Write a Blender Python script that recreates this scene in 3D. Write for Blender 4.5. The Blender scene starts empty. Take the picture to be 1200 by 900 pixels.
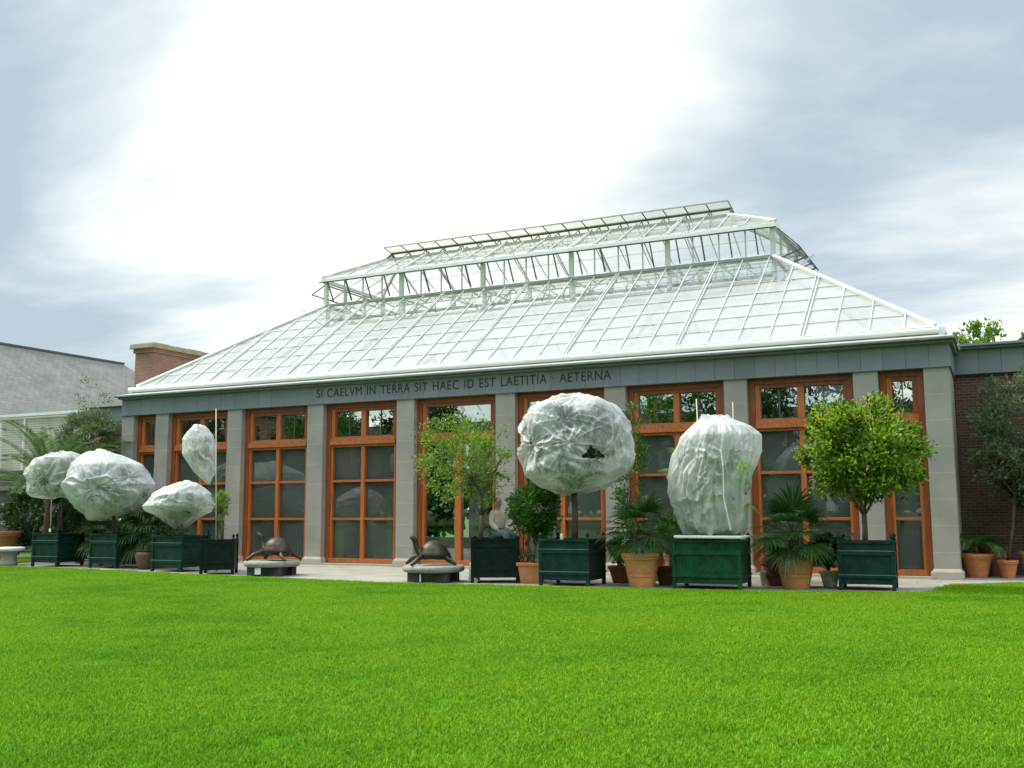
import bpy, math, random
import numpy as np
from mathutils import Vector, Matrix, noise
rad = math.radians
random.seed(7)
RNG = np.random.default_rng(11)
SC = bpy.context.scene
COL = SC.collection

# ------------------------------------------------------------------ camera
FPX, PIT, YAW, ROLL = 1190.05, 0.125207, -0.452194, -0.003691
CAM = Vector((14.5329, -26.0334, 1.6))
_F = Vector((math.sin(YAW)*math.cos(PIT), math.cos(YAW)*math.cos(PIT), math.sin(PIT)))
_R0 = _F.cross(Vector((0, 0, 1))).normalized(); _U0 = _R0.cross(_F)
_R = math.cos(ROLL)*_R0 + math.sin(ROLL)*_U0
_U = -math.sin(ROLL)*_R0 + math.cos(ROLL)*_U0
cd = bpy.data.cameras.new("camera"); cam = bpy.data.objects.new("camera", cd); COL.objects.link(cam)
cd.sensor_width = 36; cd.lens = FPX/1200*36; cd.clip_end = 3000; cd.clip_start = .1
m = Matrix((_R, _U, -_F)).transposed().to_4x4(); m.translation = CAM; cam.matrix_world = m
SC.camera = cam
def at(x, y, Y):
    """point of the depth plane Y seen at photo pixel x, y (1200 x 900)"""
    d = _F + _R*((x-600)/FPX) + _U*((450-y)/FPX)
    return CAM + d*((Y-CAM.y)/d.y)

# ------------------------------------------------------------------ sky, sun, exposure
SUN_AZ = Vector((-0.86, -0.10, 0)); SUN_EL = rad(50)
sd = Vector((SUN_AZ.normalized().x*math.cos(SUN_EL), SUN_AZ.normalized().y*math.cos(SUN_EL), math.sin(SUN_EL)))
W = bpy.data.worlds.new("World"); SC.world = W; W.use_nodes = True
nt = W.node_tree; nt.nodes.clear()
def N(t, **kw):
    n = nt.nodes.new(t)
    for k, v in kw.items(): setattr(n, k, v)
    return n
def Lk(a, b): nt.links.new(a, b)
def MA(op, a, b=None, clamp=False):
    n = N('ShaderNodeMath', operation=op); n.use_clamp = clamp
    for i, v in enumerate((a, b)):
        if v is None: continue
        if isinstance(v, (int, float)): n.inputs[i].default_value = v
        else: Lk(v, n.inputs[i])
    return n.outputs[0]
sky = N('ShaderNodeTexSky', sky_type='NISHITA'); sky.sun_disc = False
sky.sun_elevation = SUN_EL; sky.sun_rotation = math.atan2(sd.x, sd.y); sky.air_density = 1.0; sky.dust_density = 2.0
tc = N('ShaderNodeTexCoord'); sx = N('ShaderNodeSeparateXYZ'); Lk(tc.outputs['Generated'], sx.inputs[0])
dz = MA('ADD', MA('MAXIMUM', sx.outputs[2], 0.0), 0.16)
cb = N('ShaderNodeCombineXYZ'); Lk(MA('DIVIDE', sx.outputs[0], dz), cb.inputs[0]); Lk(MA('DIVIDE', sx.outputs[1], dz), cb.inputs[1])
mp = N('ShaderNodeMapping'); mp.inputs['Rotation'].default_value = (0, 0, rad(-22)); mp.inputs['Scale'].default_value = (.50, .95, 1)
Lk(cb.outputs[0], mp.inputs[0])
n1 = N('ShaderNodeTexNoise'); n1.inputs['Scale'].default_value = 1.1; n1.inputs['Detail'].default_value = 6; n1.inputs['Roughness'].default_value = .58; n1.inputs['Distortion'].default_value = .35
Lk(mp.outputs[0], n1.inputs['Vector'])
def blob(v, k, p):
    dn = N('ShaderNodeVectorMath', operation='DOT_PRODUCT'); Lk(tc.outputs['Generated'], dn.inputs[0]); dn.inputs[1].default_value = v
    mr = N('ShaderNodeMapRange', interpolation_type='SMOOTHSTEP'); Lk(dn.outputs['Value'], mr.inputs[0])
    mr.inputs[1].default_value = k; mr.inputs[2].default_value = p
    return mr.outputs[0]
b1 = blob((at(430, 110, 300)-CAM).normalized(), .925, .995)
b2 = blob((at(330, 330, 300)-CAM).normalized(), .96, 1.0)
b3 = blob((at(620, 60, 300)-CAM).normalized(), .95, 1.0)
g0 = MA('ADD', MA('ADD', MA('MULTIPLY', n1.outputs['Fac'], 2.9), -.68), MA('ADD', MA('MULTIPLY', b1, .46), MA('ADD', MA('MULTIPLY', b2, .22), MA('MULTIPLY', b3, .25))))
b4 = blob((at(-80, 230, 300)-CAM).normalized(), .940, 1.0); b5 = blob((at(1150, 90, 300)-CAM).normalized(), .955, 1.0); b6 = blob((at(1130, 300, 300)-CAM).normalized(), .985, 1.0)
g = MA('ADD', g0, MA('ADD', MA('MULTIPLY', b6, .22), MA('ADD', MA('MULTIPLY', b4, -.42), MA('MULTIPLY', b5, -.10))))
cr = N('ShaderNodeValToRGB'); Lk(MA('MULTIPLY', g, .5), cr.inputs[0])
e = cr.color_ramp.elements
e[0].position = .26; e[0].color = (.49, .60, .68, 1)
e[1].position = .70; e[1].color = (1.25, 1.27, 1.22, 1)
for p_, c_ in ((.36, (.62, .72, .785, 1)), (.46, (.81, .885, .915, 1)), (.57, (1.05, 1.07, 1.03, 1))):
    k = cr.color_ramp.elements.new(p_); k.color = c_
# brighter cloud overhead and to the south (behind the camera)
up = N('ShaderNodeMapRange', interpolation_type='SMOOTHSTEP'); Lk(sx.outputs[2], up.inputs[0]); up.inputs[1].default_value = .50; up.inputs[2].default_value = .85; up.inputs[3].default_value = 1.0; up.inputs[4].default_value = 2.3
so = N('ShaderNodeMapRange', interpolation_type='SMOOTHSTEP'); Lk(sx.outputs[1], so.inputs[0]); so.inputs[1].default_value = .35; so.inputs[2].default_value = -.4; so.inputs[3].default_value = 1.0; so.inputs[4].default_value = 1.5
mul = MA('MULTIPLY', MA('MULTIPLY', up.outputs[0], so.outputs[0]), 7.4)
vm = N('ShaderNodeVectorMath', operation='SCALE'); Lk(cr.outputs[0], vm.inputs[0]); Lk(mul, vm.inputs['Scale'])
mx = N('ShaderNodeMix', data_type='RGBA'); mx.inputs[0].default_value = .93; Lk(sky.outputs[0], mx.inputs[6]); Lk(vm.outputs[0], mx.inputs[7])
bg = N('ShaderNodeBackground'); bg.inputs[1].default_value = .1; Lk(mx.outputs[2], bg.inputs[0])
wo = N('ShaderNodeOutputWorld'); Lk(bg.outputs[0], wo.inputs[0])
sl = bpy.data.lights.new("sun", 'SUN'); so_ = bpy.data.objects.new("sun", sl); COL.objects.link(so_)
sl.energy = 3.0; sl.angle = rad(11); sl.color = (1, .92, .76)
so_.rotation_euler = sd.to_track_quat('Z', 'Y').to_euler(); so_.location = (-30, -10, 50)
SC.view_settings.view_transform = 'Standard'; SC.view_settings.look = 'None'; SC.view_settings.gamma = 1
SC.view_settings.exposure = 0.50
SC.render.engine = 'CYCLES'
SC.cycles.max_bounces = 9; SC.cycles.transparent_max_bounces = 24; SC.cycles.diffuse_bounces = 4
SC.cycles.sample_clamp_indirect = 6; SC.cycles.caustics_reflective = False; SC.cycles.caustics_refractive = False
SC.cycles.use_denoising = True

# ------------------------------------------------------------------ materials
def newmat(name):
    global nt
    mt = bpy.data.materials.new(name); mt.use_nodes = True; nt = mt.node_tree; nt.nodes.clear()
    return mt
def out(sh):
    o = N('ShaderNodeOutputMaterial'); Lk(sh, o.inputs[0])
def principled(col, rough, metal=0, spec=.5):
    b = N('ShaderNodeBsdfPrincipled')
    if isinstance(col, tuple): b.inputs['Base Color'].default_value = (*col, 1)
    else: Lk(col, b.inputs['Base Color'])
    if isinstance(rough, (int, float)): b.inputs['Roughness'].default_value = rough
    else: Lk(rough, b.inputs['Roughness'])
    b.inputs['Metallic'].default_value = metal; b.inputs['Specular IOR Level'].default_value = spec
    return b
def ramp(fac, stops):
    r = N('ShaderNodeValToRGB'); Lk(fac, r.inputs[0]); el = r.color_ramp.elements
    el[0].position, el[0].color = stops[0][0], (*stops[0][1], 1)
    el[1].position, el[1].color = stops[-1][0], (*stops[-1][1], 1)
    for p_, c_ in stops[1:-1]:
        k = el.new(p_); k.color = (*c_, 1)
    return r.outputs[0]
def noiset(scale, detail=4, rough=.6, vec=None, dist=0, coord='Object'):
    n = N('ShaderNodeTexNoise'); n.inputs['Scale'].default_value = scale; n.inputs['Detail'].default_value = detail
    n.inputs['Roughness'].default_value = rough; n.inputs['Distortion'].default_value = dist
    if vec is None: vec = N('ShaderNodeTexCoord').outputs[coord]
    Lk(vec, n.inputs['Vector']); return n.outputs['Fac']
def bump(b, h, s=.3, d=.01):
    k = N('ShaderNodeBump'); k.inputs['Strength'].default_value = s; k.inputs['Distance'].default_value = d
    Lk(h, k.inputs['Height']); Lk(k.outputs[0], b.inputs['Normal'])
def sc_(c, f): return tuple(min(1, x*f) for x in c)
def plain(name, col, rough=.6, var=.18, scale=3, bs=0, bscale=60, metal=0, spec=.5, stretch=None):
    mt = newmat(name)
    vec = N('ShaderNodeTexCoord').outputs['Object']
    if stretch:
        mpp = N('ShaderNodeMapping'); mpp.inputs['Scale'].default_value = stretch; Lk(vec, mpp.inputs[0]); vec = mpp.outputs[0]
    c = ramp(noiset(scale, 6, .65, vec), [(.3, sc_(col, 1-var)), (.7, sc_(col, 1+var))])
    b = principled(c, rough, metal, spec)
    if bs: bump(b, noiset(bscale, 4, .6, vec), bs, .01)
    out(b.outputs[0]); return mt
def uvbrick(name, c1, c2, mortar, bw, bh, ms, rough=.85, offset=.5, bs=.5, stain=.25, squash=1):
    mt = newmat(name); uv = N('ShaderNodeTexCoord').outputs['UV']
    b = N('ShaderNodeTexBrick'); Lk(uv, b.inputs[0]); b.offset = offset
    for k, v in (('Scale', 1), ('Mortar Size', ms), ('Brick Width', bw), ('Row Height', bh), ('Mortar Smooth', .2), ('Bias', 0)): b.inputs[k].default_value = v
    b.inputs['Color1'].default_value = (*c1, 1); b.inputs['Color2'].default_value = (*c2, 1); b.inputs['Mortar'].default_value = (*mortar, 1)
    st = noiset(.9, 6, .6)
    mxx = N('ShaderNodeMix', data_type='RGBA', blend_type='MULTIPLY'); mxx.inputs[0].default_value = 1
    Lk(b.outputs[0], mxx.inputs[6]); Lk(ramp(st, [(.3, (1-stain,)*3), (.7, (1+.0,)*3)]), mxx.inputs[7])
    fine = noiset(35, 3, .6)
    m2 = N('ShaderNodeMix', data_type='RGBA', blend_type='MULTIPLY'); m2.inputs[0].default_value = 1
    Lk(mxx.outputs[2], m2.inputs[6]); Lk(ramp(fine, [(.25, (.85,)*3), (.75, (1.,)*3)]), m2.inputs[7])
    p = principled(m2.outputs[2], rough)
    bump(p, MA('SUBTRACT', MA('MULTIPLY', fine, .3), b.outputs['Fac']), bs, .006)
    out(p.outputs[0]); return mt
def leafmat(name, cols, trans=.35, rough=.45, spec=.4):
    mt = newmat(name); ge = N('ShaderNodeNewGeometry')
    c = ramp(ge.outputs['Random Per Island'], [(i/(len(cols)-1), c) for i, c in enumerate(cols)])
    b = principled(c, rough, 0, spec); t = N('ShaderNodeBsdfTranslucent')
    hs = N('ShaderNodeHueSaturation'); hs.inputs['Value'].default_value = 1.5; hs.inputs['Saturation'].default_value = 1.05; Lk(c, hs.inputs['Color']); Lk(hs.outputs[0], t.inputs[0])
    ms = N('ShaderNodeMixShader'); ms.inputs[0].default_value = trans; Lk(b.outputs[0], ms.inputs[1]); Lk(t.outputs[0], ms.inputs[2])
    out(ms.outputs[0]); return mt
M = {}
M['stone'] = uvbrick('limestone_blocks', (.405, .38, .335), (.375, .355, .318), (.50, .475, .43), 4.0, .622, .008, .85, 0, .35, .26)
M['stone_plain'] = plain('limestone', (.42, .385, .33), .85, .12, 6, .25)
M['zinc'] = uvbrick('zinc_panels', (.245, .270, .292), (.205, .230, .252), (.10, .11, .12), .52, 9.0, .008, .5, 0, .25, .22)
M['zinc_plain'] = plain('zinc_trim', (.19, .205, .21), .45, .18, 4, .1)
M['lead'] = plain('lead_flashing', (.38, .39, .37), .5, .15, 3, .2)
M['letter'] = plain('lettering', (.022, .022, .024), .5, .1)
M['white_metal'] = plain('white_painted_metal', (.78, .79, .76), .35, .06, 4)
M['dirty_white'] = plain('weathered_white_metal', (.55, .57, .52), .5, .15, 2, .1)
M['bar_white'] = plain('putty_white', (.66, .665, .65), .5, .15, 2)
M['dark_metal'] = plain('dark_metal', (.09, .095, .10), .45, .2, 6)
M['olive_metal'] = plain('greenish_metal', (.30, .31, .27), .5, .2, 6)
M['wood'] = plain('orange_stained_wood', (.43, .130, .032), .42, .28, 3, .15, 50, stretch=(6, 6, .6))
M['wood_dark'] = plain('dark_stained_wood', (.25, .065, .018), .45, .3, 3, .15, 50, stretch=(6, 6, .6))
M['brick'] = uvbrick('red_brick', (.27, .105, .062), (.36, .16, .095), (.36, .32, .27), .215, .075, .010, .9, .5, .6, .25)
M['brick_shaded'] = uvbrick('shaded_brick', (.085, .04, .028), (.14, .065, .04), (.17, .15, .125), .215, .075, .010, .9, .5, .6, .35)  # brick with the shade of the right wing put into its colour
M['slate'] = uvbrick('grey_slates', (.23, .228, .212), (.29, .285, .262), (.15, .147, .137), .34, .24, .012, .75, .5, .7, .3)
M['shingle'] = uvbrick('pale_clapboard', (.66, .63, .53), (.74, .71, .62), (.34, .32, .28), .9, .105, .012, .8, .5, .6, .2)
M['cap'] = plain('limestone_cap', (.30, .27, .175), .85, .2, 4, .3)
M['paver'] = uvbrick('flagstones', (.32, .305, .26), (.41, .385, .33), (.19, .18, .155), .9, .6, .012, .85, .5, .3, .25)
M['floor_in'] = plain('interior_stone_floor', (.20, .19, .17), .35, .2, 2)
M['dark_room'] = plain('interior_render', (.16, .165, .15), .9, .2, 1)
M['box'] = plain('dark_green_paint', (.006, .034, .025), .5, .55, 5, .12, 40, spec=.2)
M['box_shaded'] = plain('shaded_green_paint', (.005, .014, .012), .5, .55, 5, .12, 40, spec=.15)  # box green blackened in colour for the two boxes turned from the sun
M['box_mid'] = plain('mid_green_paint', (.008, .060, .022), .5, .55, 4, .12, 40, spec=.2)  # brighter green paint of the wide slatted box
M['box_edge'] = plain('pale_green_strip', (.10, .19, .15), .4, .25, 5)  # paler green of the strips along the front rails
M['soil'] = plain('soil', (.055, .038, .026), .95, .4, 12, .8, 30)
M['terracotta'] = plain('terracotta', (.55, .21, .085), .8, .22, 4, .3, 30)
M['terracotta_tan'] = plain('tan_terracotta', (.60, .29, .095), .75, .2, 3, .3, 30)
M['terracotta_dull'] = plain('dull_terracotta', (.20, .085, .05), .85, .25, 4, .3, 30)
M['pinkish'] = plain('pinkish_pot', (.60, .36, .26), .8, .15, 4, .2)
M['white_pot'] = plain('mossy_white_glaze', (.62, .64, .52), .7, .35, 9, .3)
M['brown_jar'] = plain('brown_glaze', (.13, .075, .045), .4, .3, 5, .1)
M['concrete'] = plain('weathered_stone', (.27, .27, .235), .9, .25, 8, .5)
M['concrete_dark'] = plain('dark_stone', (.055, .055, .05), .9, .3, 6, .5)
M['bronze'] = plain('bronze', (.050, .040, .028), .42, .45, 9, .5, 45, metal=.55)
M['sign'] = plain('white_sign', (.75, .75, .72), .5, .05)
M['bark'] = plain('bark', (.10, .078, .055), .9, .35, 9, .8, 40)
M['bark_pale'] = plain('pale_stem', (.34, .28, .19), .85, .25, 9, .5, 40)
M['fibre'] = plain('palm_trunk_fibre', (.10, .065, .04), .95, .5, 20, 1, 50)
M['stake'] = plain('pale_cane', (.62, .55, .40), .7, .15, 9)
M['cloth_skin'] = plain('skin', (.50, .30, .22), .6, .08)
M['cream'] = plain('cream_cloth', (.66, .57, .48), .9, .12, 9, .4, 30)
M['denim'] = plain('grey_blue_cloth', (.13, .19, .19), .9, .2, 9, .4, 30)
M['hair'] = plain('grey_hair', (.14, .12, .10), .8, .3, 30)
M['shoe'] = plain('white_shoe', (.6, .6, .58), .6, .1)
M['linen'] = plain('white_linen', (.75, .75, .72), .8, .05)
G1 = (.055, .135, .018); G2 = (.085, .20, .025); G3 = (.14, .28, .035)
M['leaf_orange'] = leafmat('citrus_leaves', [(.018, .05, .006), (.08, .165, .012), (.20, .32, .022), (.42, .54, .06)], .38)
M['leaf_airy'] = leafmat('airy_leaves', [(.05, .11, .015), (.13, .23, .025), (.26, .38, .05)], .42)
M['leaf_mid'] = leafmat('bush_leaves', [(.02, .075, .014), (.045, .13, .02), (.09, .20, .03)], .35)
M['leaf_dark'] = leafmat('dark_leaves', [(.010, .030, .009), (.022, .055, .014), (.04, .09, .02)], .25)
M['leaf_olive'] = leafmat('olive_leaves', [(.055, .085, .04), (.11, .15, .07), (.20, .24, .13)], .35)
M['palm_dark'] = leafmat('dark_palm', [(.014, .050, .012), (.03, .085, .018), (.055, .12, .025)], .3, .4)
M['palm_light'] = leafmat('light_palm', [(.08, .19, .03), (.16, .32, .05), (.30, .42, .09)], .4, .4)
M['palm_feather'] = leafmat('feather_palm', [(.03, .065, .02), (.06, .11, .03), (.12, .18, .06)], .3, .3)
M['fruit'] = plain('orange_peel', (.62, .15, .02), .5, .15, 9)
M['fleck'] = leafmat('variegated_leaves', [(.10, .2, .05), (.30, .40, .20), (.6, .65, .5)], .3)
def grass_mat():
    mt = newmat('lawn_blades'); ge = N('ShaderNodeNewGeometry')
    a = ramp(ge.outputs['Random Per Island'], [(0, (.075, .200, .005)), (.5, (.160, .365, .008)), (.88, (.255, .46, .014)), (1, (.42, .52, .08))])
    n = noiset(.22, 4, .6, ge.outputs['Position']); n2 = noiset(1.1, 4, .6, ge.outputs['Position'])
    mxx = N('ShaderNodeMix', data_type='RGBA', blend_type='MULTIPLY'); mxx.inputs[0].default_value = 1
    Lk(a, mxx.inputs[6]); Lk(ramp(MA('ADD', MA('MULTIPLY', n, .55), MA('MULTIPLY', n2, .45)), [(.33, (.52, .74, .62)), (.5, (1, 1, 1)), (.66, (1.25, 1.06, 1.0))]), mxx.inputs[7])
    b = principled(mxx.outputs[2], .6, 0, .10); t = N('ShaderNodeBsdfTranslucent'); Lk(mxx.outputs[2], t.inputs[0])
    ms = N('ShaderNodeMixShader'); ms.inputs[0].default_value = .35; Lk(b.outputs[0], ms.inputs[1]); Lk(t.outputs[0], ms.inputs[2])
    out(ms.outputs[0]); return mt
M['grass'] = grass_mat()
M['lawn'] = plain('turf', (.06, .17, .008), 1.0, .3, 3, 0, 60, spec=.0)
M['ground'] = plain('far_meadow', (.06, .11, .025), .95, .3, .1)
def fabric(name, tr):
    """thin spun fleece: scatters light through, see-through where it is stretched and seen square on"""
    mt = newmat(name); oc = N('ShaderNodeTexCoord').outputs['Object']
    mpp = N('ShaderNodeMapping'); mpp.inputs['Scale'].default_value = (1, 1, .55); Lk(oc, mpp.inputs[0])
    n = noiset(14, 5, .7); c = ramp(n, [(.3, (.66, .685, .69)), (.7, (.80, .815, .81))])
    # creases: ridged noise
    r1 = MA('SUBTRACT', 1.0, MA('MULTIPLY', MA('ABSOLUTE', MA('SUBTRACT', noiset(1.3, 1, .4, mpp.outputs[0], 1.0), .5)), 9.0), True)
    r2 = MA('SUBTRACT', 1.0, MA('MULTIPLY', MA('ABSOLUTE', MA('SUBTRACT', noiset(3.0, 2, .5, mpp.outputs[0], 1.4), .5)), 8.0), True)
    h = MA('ADD', MA('MULTIPLY', MA('POWER', r1, 1.5), .9), MA('MULTIPLY', MA('POWER', r2, 1.5), .32))
    bm = N('ShaderNodeBump'); bm.inputs['Strength'].default_value = .65; bm.inputs['Distance'].default_value = .03; Lk(h, bm.inputs['Height'])
    d = N('ShaderNodeBsdfDiffuse'); t = N('ShaderNodeBsdfTranslucent'); gl = N('ShaderNodeBsdfGlossy'); gl.inputs['Roughness'].default_value = .4; gl.inputs[0].default_value = (.9, .9, .9, 1)
    for q in (d, t): Lk(c, q.inputs[0])
    for q in (d, t, gl): Lk(bm.outputs[0], q.inputs['Normal'])
    m1 = N('ShaderNodeMixShader'); m1.inputs[0].default_value = .40; Lk(d.outputs[0], m1.inputs[1]); Lk(t.outputs[0], m1.inputs[2])
    m3 = N('ShaderNodeMixShader'); m3.inputs[0].default_value = .07; Lk(m1.outputs[0], m3.inputs[1]); Lk(gl.outputs[0], m3.inputs[2])
    lw_ = N('ShaderNodeLayerWeight'); lw_.inputs[0].default_value = .35
    face = MA('SUBTRACT', 1.0, MA('MULTIPLY', lw_.outputs['Facing'], .9), True)
    blot = ramp(noiset(1.5, 4, .6, None, .6), [(.32, (.55,)*3), (.62, (1.15,)*3)])
    keep = MA('SUBTRACT', 1.0, MA('MULTIPLY', MA('MAXIMUM', r1, MA('MULTIPLY', r2, .7)), .75))
    f = MA('MULTIPLY', MA('MULTIPLY', MA('MULTIPLY', face, blot), keep), tr*1.25, True)
    f = MA('MINIMUM', f, .66); tp = N('ShaderNodeBsdfTransparent'); m2 = N('ShaderNodeMixShader'); Lk(f, m2.inputs[0]); Lk(m3.outputs[0], m2.inputs[1]); Lk(tp.outputs[0], m2.inputs[2])
    out(m2.outputs[0]); return mt
M['fleece'] = fabric('white_fleece', .50)
M['fleece_thin'] = fabric('thin_fleece', .76)
def glass(name, tint, rough=.01, wash=0.0, washcol=(.8, .82, .8), boost=1.0, perpane=0.0):
    """thin sheet: clear with fresnel reflection, plus an optional coat of whitewash"""
    mt = newmat(name)
    fr = N('ShaderNodeFresnel'); gb = N('ShaderNodeNewGeometry'); Lk(MA('SUBTRACT', 1.5, MA('MULTIPLY', gb.outputs['Backfacing'], .8333)), fr.inputs[0])
    tp = N('ShaderNodeBsdfTransparent'); tp.inputs[0].default_value = (*tint, 1)
    gl = N('ShaderNodeBsdfGlossy'); gl.inputs['Roughness'].default_value = rough
    f = MA('MULTIPLY', fr.outputs[0], boost, True)
    m1 = N('ShaderNodeMixShader'); Lk(f, m1.inputs[0]); Lk(tp.outputs[0], m1.inputs[1]); Lk(gl.outputs[0], m1.inputs[2])
    sh = m1.outputs[0]
    if wash > 0:
        d = N('ShaderNodeBsdfDiffuse'); d.inputs[0].default_value = (*washcol, 1)
        t = N('ShaderNodeBsdfTranslucent'); t.inputs[0].default_value = (*washcol, 1)
        md = N('ShaderNodeMixShader'); md.inputs[0].default_value = .48; Lk(d.outputs[0], md.inputs[1]); Lk(t.outputs[0], md.inputs[2])
        ge = N('ShaderNodeNewGeometry')
        streak = noiset(1.3, 6, .7, None, .4)
        v = MA('ADD', MA('MULTIPLY', ge.outputs['Random Per Island'], perpane), MA('ADD', MA('MULTIPLY', streak, .35), wash-.17-perpane*.5), True)
        m2 = N('ShaderNodeMixShader'); Lk(v, m2.inputs[0]); Lk(sh, m2.inputs[1]); Lk(md.outputs[0], m2.inputs[2])
        g2 = N('ShaderNodeBsdfGlossy'); g2.inputs['Roughness'].default_value = .18
        m3 = N('ShaderNodeMixShader'); Lk(MA('MULTIPLY', fr.outputs[0], .8), m3.inputs[0]); Lk(m2.outputs[0], m3.inputs[1]); Lk(g2.outputs[0], m3.inputs[2]); sh = m3.outputs[0]
    out(sh); return mt
M['pane'] = glass('window_glass', (.88, .93, .90), boost=1.2)
M['roof_wash'] = glass('whitewashed_glass', (.95, .97, .95), .05, .72, (.76, .765, .765), 1.0, .34)
M['roof_light'] = glass('lightly_washed_glass', (.96, .98, .96), .05, .13, (.92, .93, .92), .8, .20)
M['roof_clear'] = glass('clear_roof_glass', (.93, .96, .93), .03, .12, (.9, .92, .9), .8, .10)
M['flap'] = glass('flap_glass', (.93, .95, .86), .05, .14, (.84, .87, .74), .5, .1)
def screenmat():
    mt = newmat('insect_screen')
    n = noiset(.9, 3, .5, None, 0)
    c = ramp(n, [(.3, (.13, .128, .128)), (.55, (.17, .168, .165)), (.7, (.21, .20, .19))])
    b = principled(c, .7, 0, .1); tp = N('ShaderNodeBsdfTransparent')
    ms = N('ShaderNodeMixShader'); ms.inputs[0].default_value = .10; Lk(b.outputs[0], ms.inputs[1]); Lk(tp.outputs[0], ms.inputs[2])
    out(ms.outputs[0]); return mt
M['screen'] = screenmat()

# ------------------------------------------------------------------ mesh helpers
class MB:
    def __init__(s): s.v = []; s.f = []; s.mi = []; s.uv = {}
    def box(s, x0, x1, y0, y1, z0, z1, mi=0, taper=0):
        b = len(s.v); t = taper
        s.v += [(x0, y0, z0), (x1, y0, z0), (x1, y1, z0), (x0, y1, z0), (x0+t, y0+t, z1), (x1-t, y0+t, z1), (x1-t, y1-t, z1), (x0+t, y1-t, z1)]
        for q in ((3, 2, 1, 0), (4, 5, 6, 7), (0, 1, 5, 4), (1, 2, 6, 5), (2, 3, 7, 6), (3, 0, 4, 7)):
            s.f.append(tuple(b+i for i in q)); s.mi.append(mi)
        return s
    def bar(s, p0, p1, w, h, up=(0, 0, 1), mi=0):
        p0 = Vector(p0); p1 = Vector(p1); d = (p1-p0)
        if d.length < 1e-5: return s
        d.normalize(); up = Vector(up); sd_ = d.cross(up)
        if sd_.length < 1e-4: sd_ = d.cross(Vector((1, 0, 0)))
        sd_.normalize(); u = sd_.cross(d)
        b = len(s.v)
        for p in (p0, p1):
            for a, c in ((-1, -1), (1, -1), (1, 1), (-1, 1)): s.v.append(tuple(p+sd_*(a*w/2)+u*(c*h/2)))
        for q in ((0, 1, 2, 3), (7, 6, 5, 4), (0, 4, 5, 1), (1, 5, 6, 2), (2, 6, 7, 3), (3, 7, 4, 0)):
            s.f.append(tuple(b+i for i in q)); s.mi.append(mi)
        return s
    def tube(s, pts, rr, n=8, mi=0, cap=True):
        pts = [Vector(p) for p in pts]; b0 = len(s.v); k = len(pts)
        if isinstance(rr, (int, float)): rr = [rr]*k
        for i, p in enumerate(pts):
            d = (pts[min(i+1, k-1)]-pts[max(i-1, 0)]).normalized()
            a = d.orthogonal().normalized() if i == 0 else (a - d*a.dot(d)).normalized()
            c = d.cross(a)
            for j in range(n):
                t = 2*math.pi*j/n
                s.v.append(tuple(p+(a*math.cos(t)+c*math.sin(t))*rr[i]))
        for i in range(k-1):
            for j in range(n):
                s.f.append((b0+i*n+j, b0+i*n+(j+1) % n, b0+(i+1)*n+(j+1) % n, b0+(i+1)*n+j)); s.mi.append(mi)
        if cap:
            s.f.append(tuple(b0+j for j in reversed(range(n)))); s.mi.append(mi)
            s.f.append(tuple(b0+(k-1)*n+j for j in range(n))); s.mi.append(mi)
        return s
    def lathe(s, prof, n=32, cx=0, cy=0, mi=0, sq=0):
        b = len(s.v); k = len(prof)
        for r, z in prof:
            for j in range(n):
                t = 2*math.pi*j/n; s.v.append((cx+r*math.cos(t), cy+r*math.sin(t), z))
        for i in range(k-1):
            for j in range(n):
                s.f.append((b+i*n+j, b+i*n+(j+1) % n, b+(i+1)*n+(j+1) % n, b+(i+1)*n+j)); s.mi.append(mi)
        if prof[0][0] > 1e-4: s.f.append(tuple(b+j for j in reversed(range(n)))); s.mi.append(mi)
        if prof[-1][0] > 1e-4: s.f.append(tuple(b+(k-1)*n+j for j in range(n))); s.mi.append(mi)
        return s
    def quad(s, *ps, mi=0):
        b = len(s.v); s.v += [tuple(p) for p in ps]; s.f.append(tuple(range(b, b+len(ps)))); s.mi.append(mi); return s
    def build(s, name, mats, parent=None, smooth=False, loc=None, bevel=0):
        me = bpy.data.meshes.new(name); me.from_pydata(s.v, [], s.f)
        if not isinstance(mats, (list, tuple)): mats = [mats]
        for q in mats: me.materials.append(q)
        me.polygons.foreach_set('material_index', s.mi)
        if smooth: me.polygons.foreach_set('use_smooth', [True]*len(s.f))
        uvl = me.uv_layers.new(name='UVMap').data; vs = me.vertices
        for p in me.polygons:
            n = p.normal; ax = abs(n.x), abs(n.y), abs(n.z)
            for li in p.loop_indices:
                c = vs[me.loops[li].vertex_index].co
                if ax[1] >= ax[0] and ax[1] >= ax[2]*.5: uvl[li].uv = (c.x, c.z*(1 if ax[2] < .3 else 1.3))
                elif ax[0] >= ax[2]*.5: uvl[li].uv = (c.y, c.z*(1 if ax[2] < .3 else 1.6))
                else: uvl[li].uv = (c.x, c.y)
        o = bpy.data.objects.new(name, me); COL.objects.link(o)
        if parent: o.parent = parent
        if loc is not None: o.location = loc
        if bevel:
            bv = o.modifiers.new('bevel', 'BEVEL'); bv.width = bevel; bv.segments = 2; bv.limit_method = 'ANGLE'
        return o
def tag(o, label=None, cat=None, group=None, kind=None):
    if label: o['label'] = label
    if cat: o['category'] = cat
    if group: o['group'] = group
    if kind: o['kind'] = kind
    return o
def thing(name, label, cat, loc=(0, 0, 0), rz=0, group=None):
    o = bpy.data.objects.new(name, None); COL.objects.link(o); o.location = loc; o.rotation_euler = (0, 0, rz); o.empty_display_size = .2
    return tag(o, label, cat, group)
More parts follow.
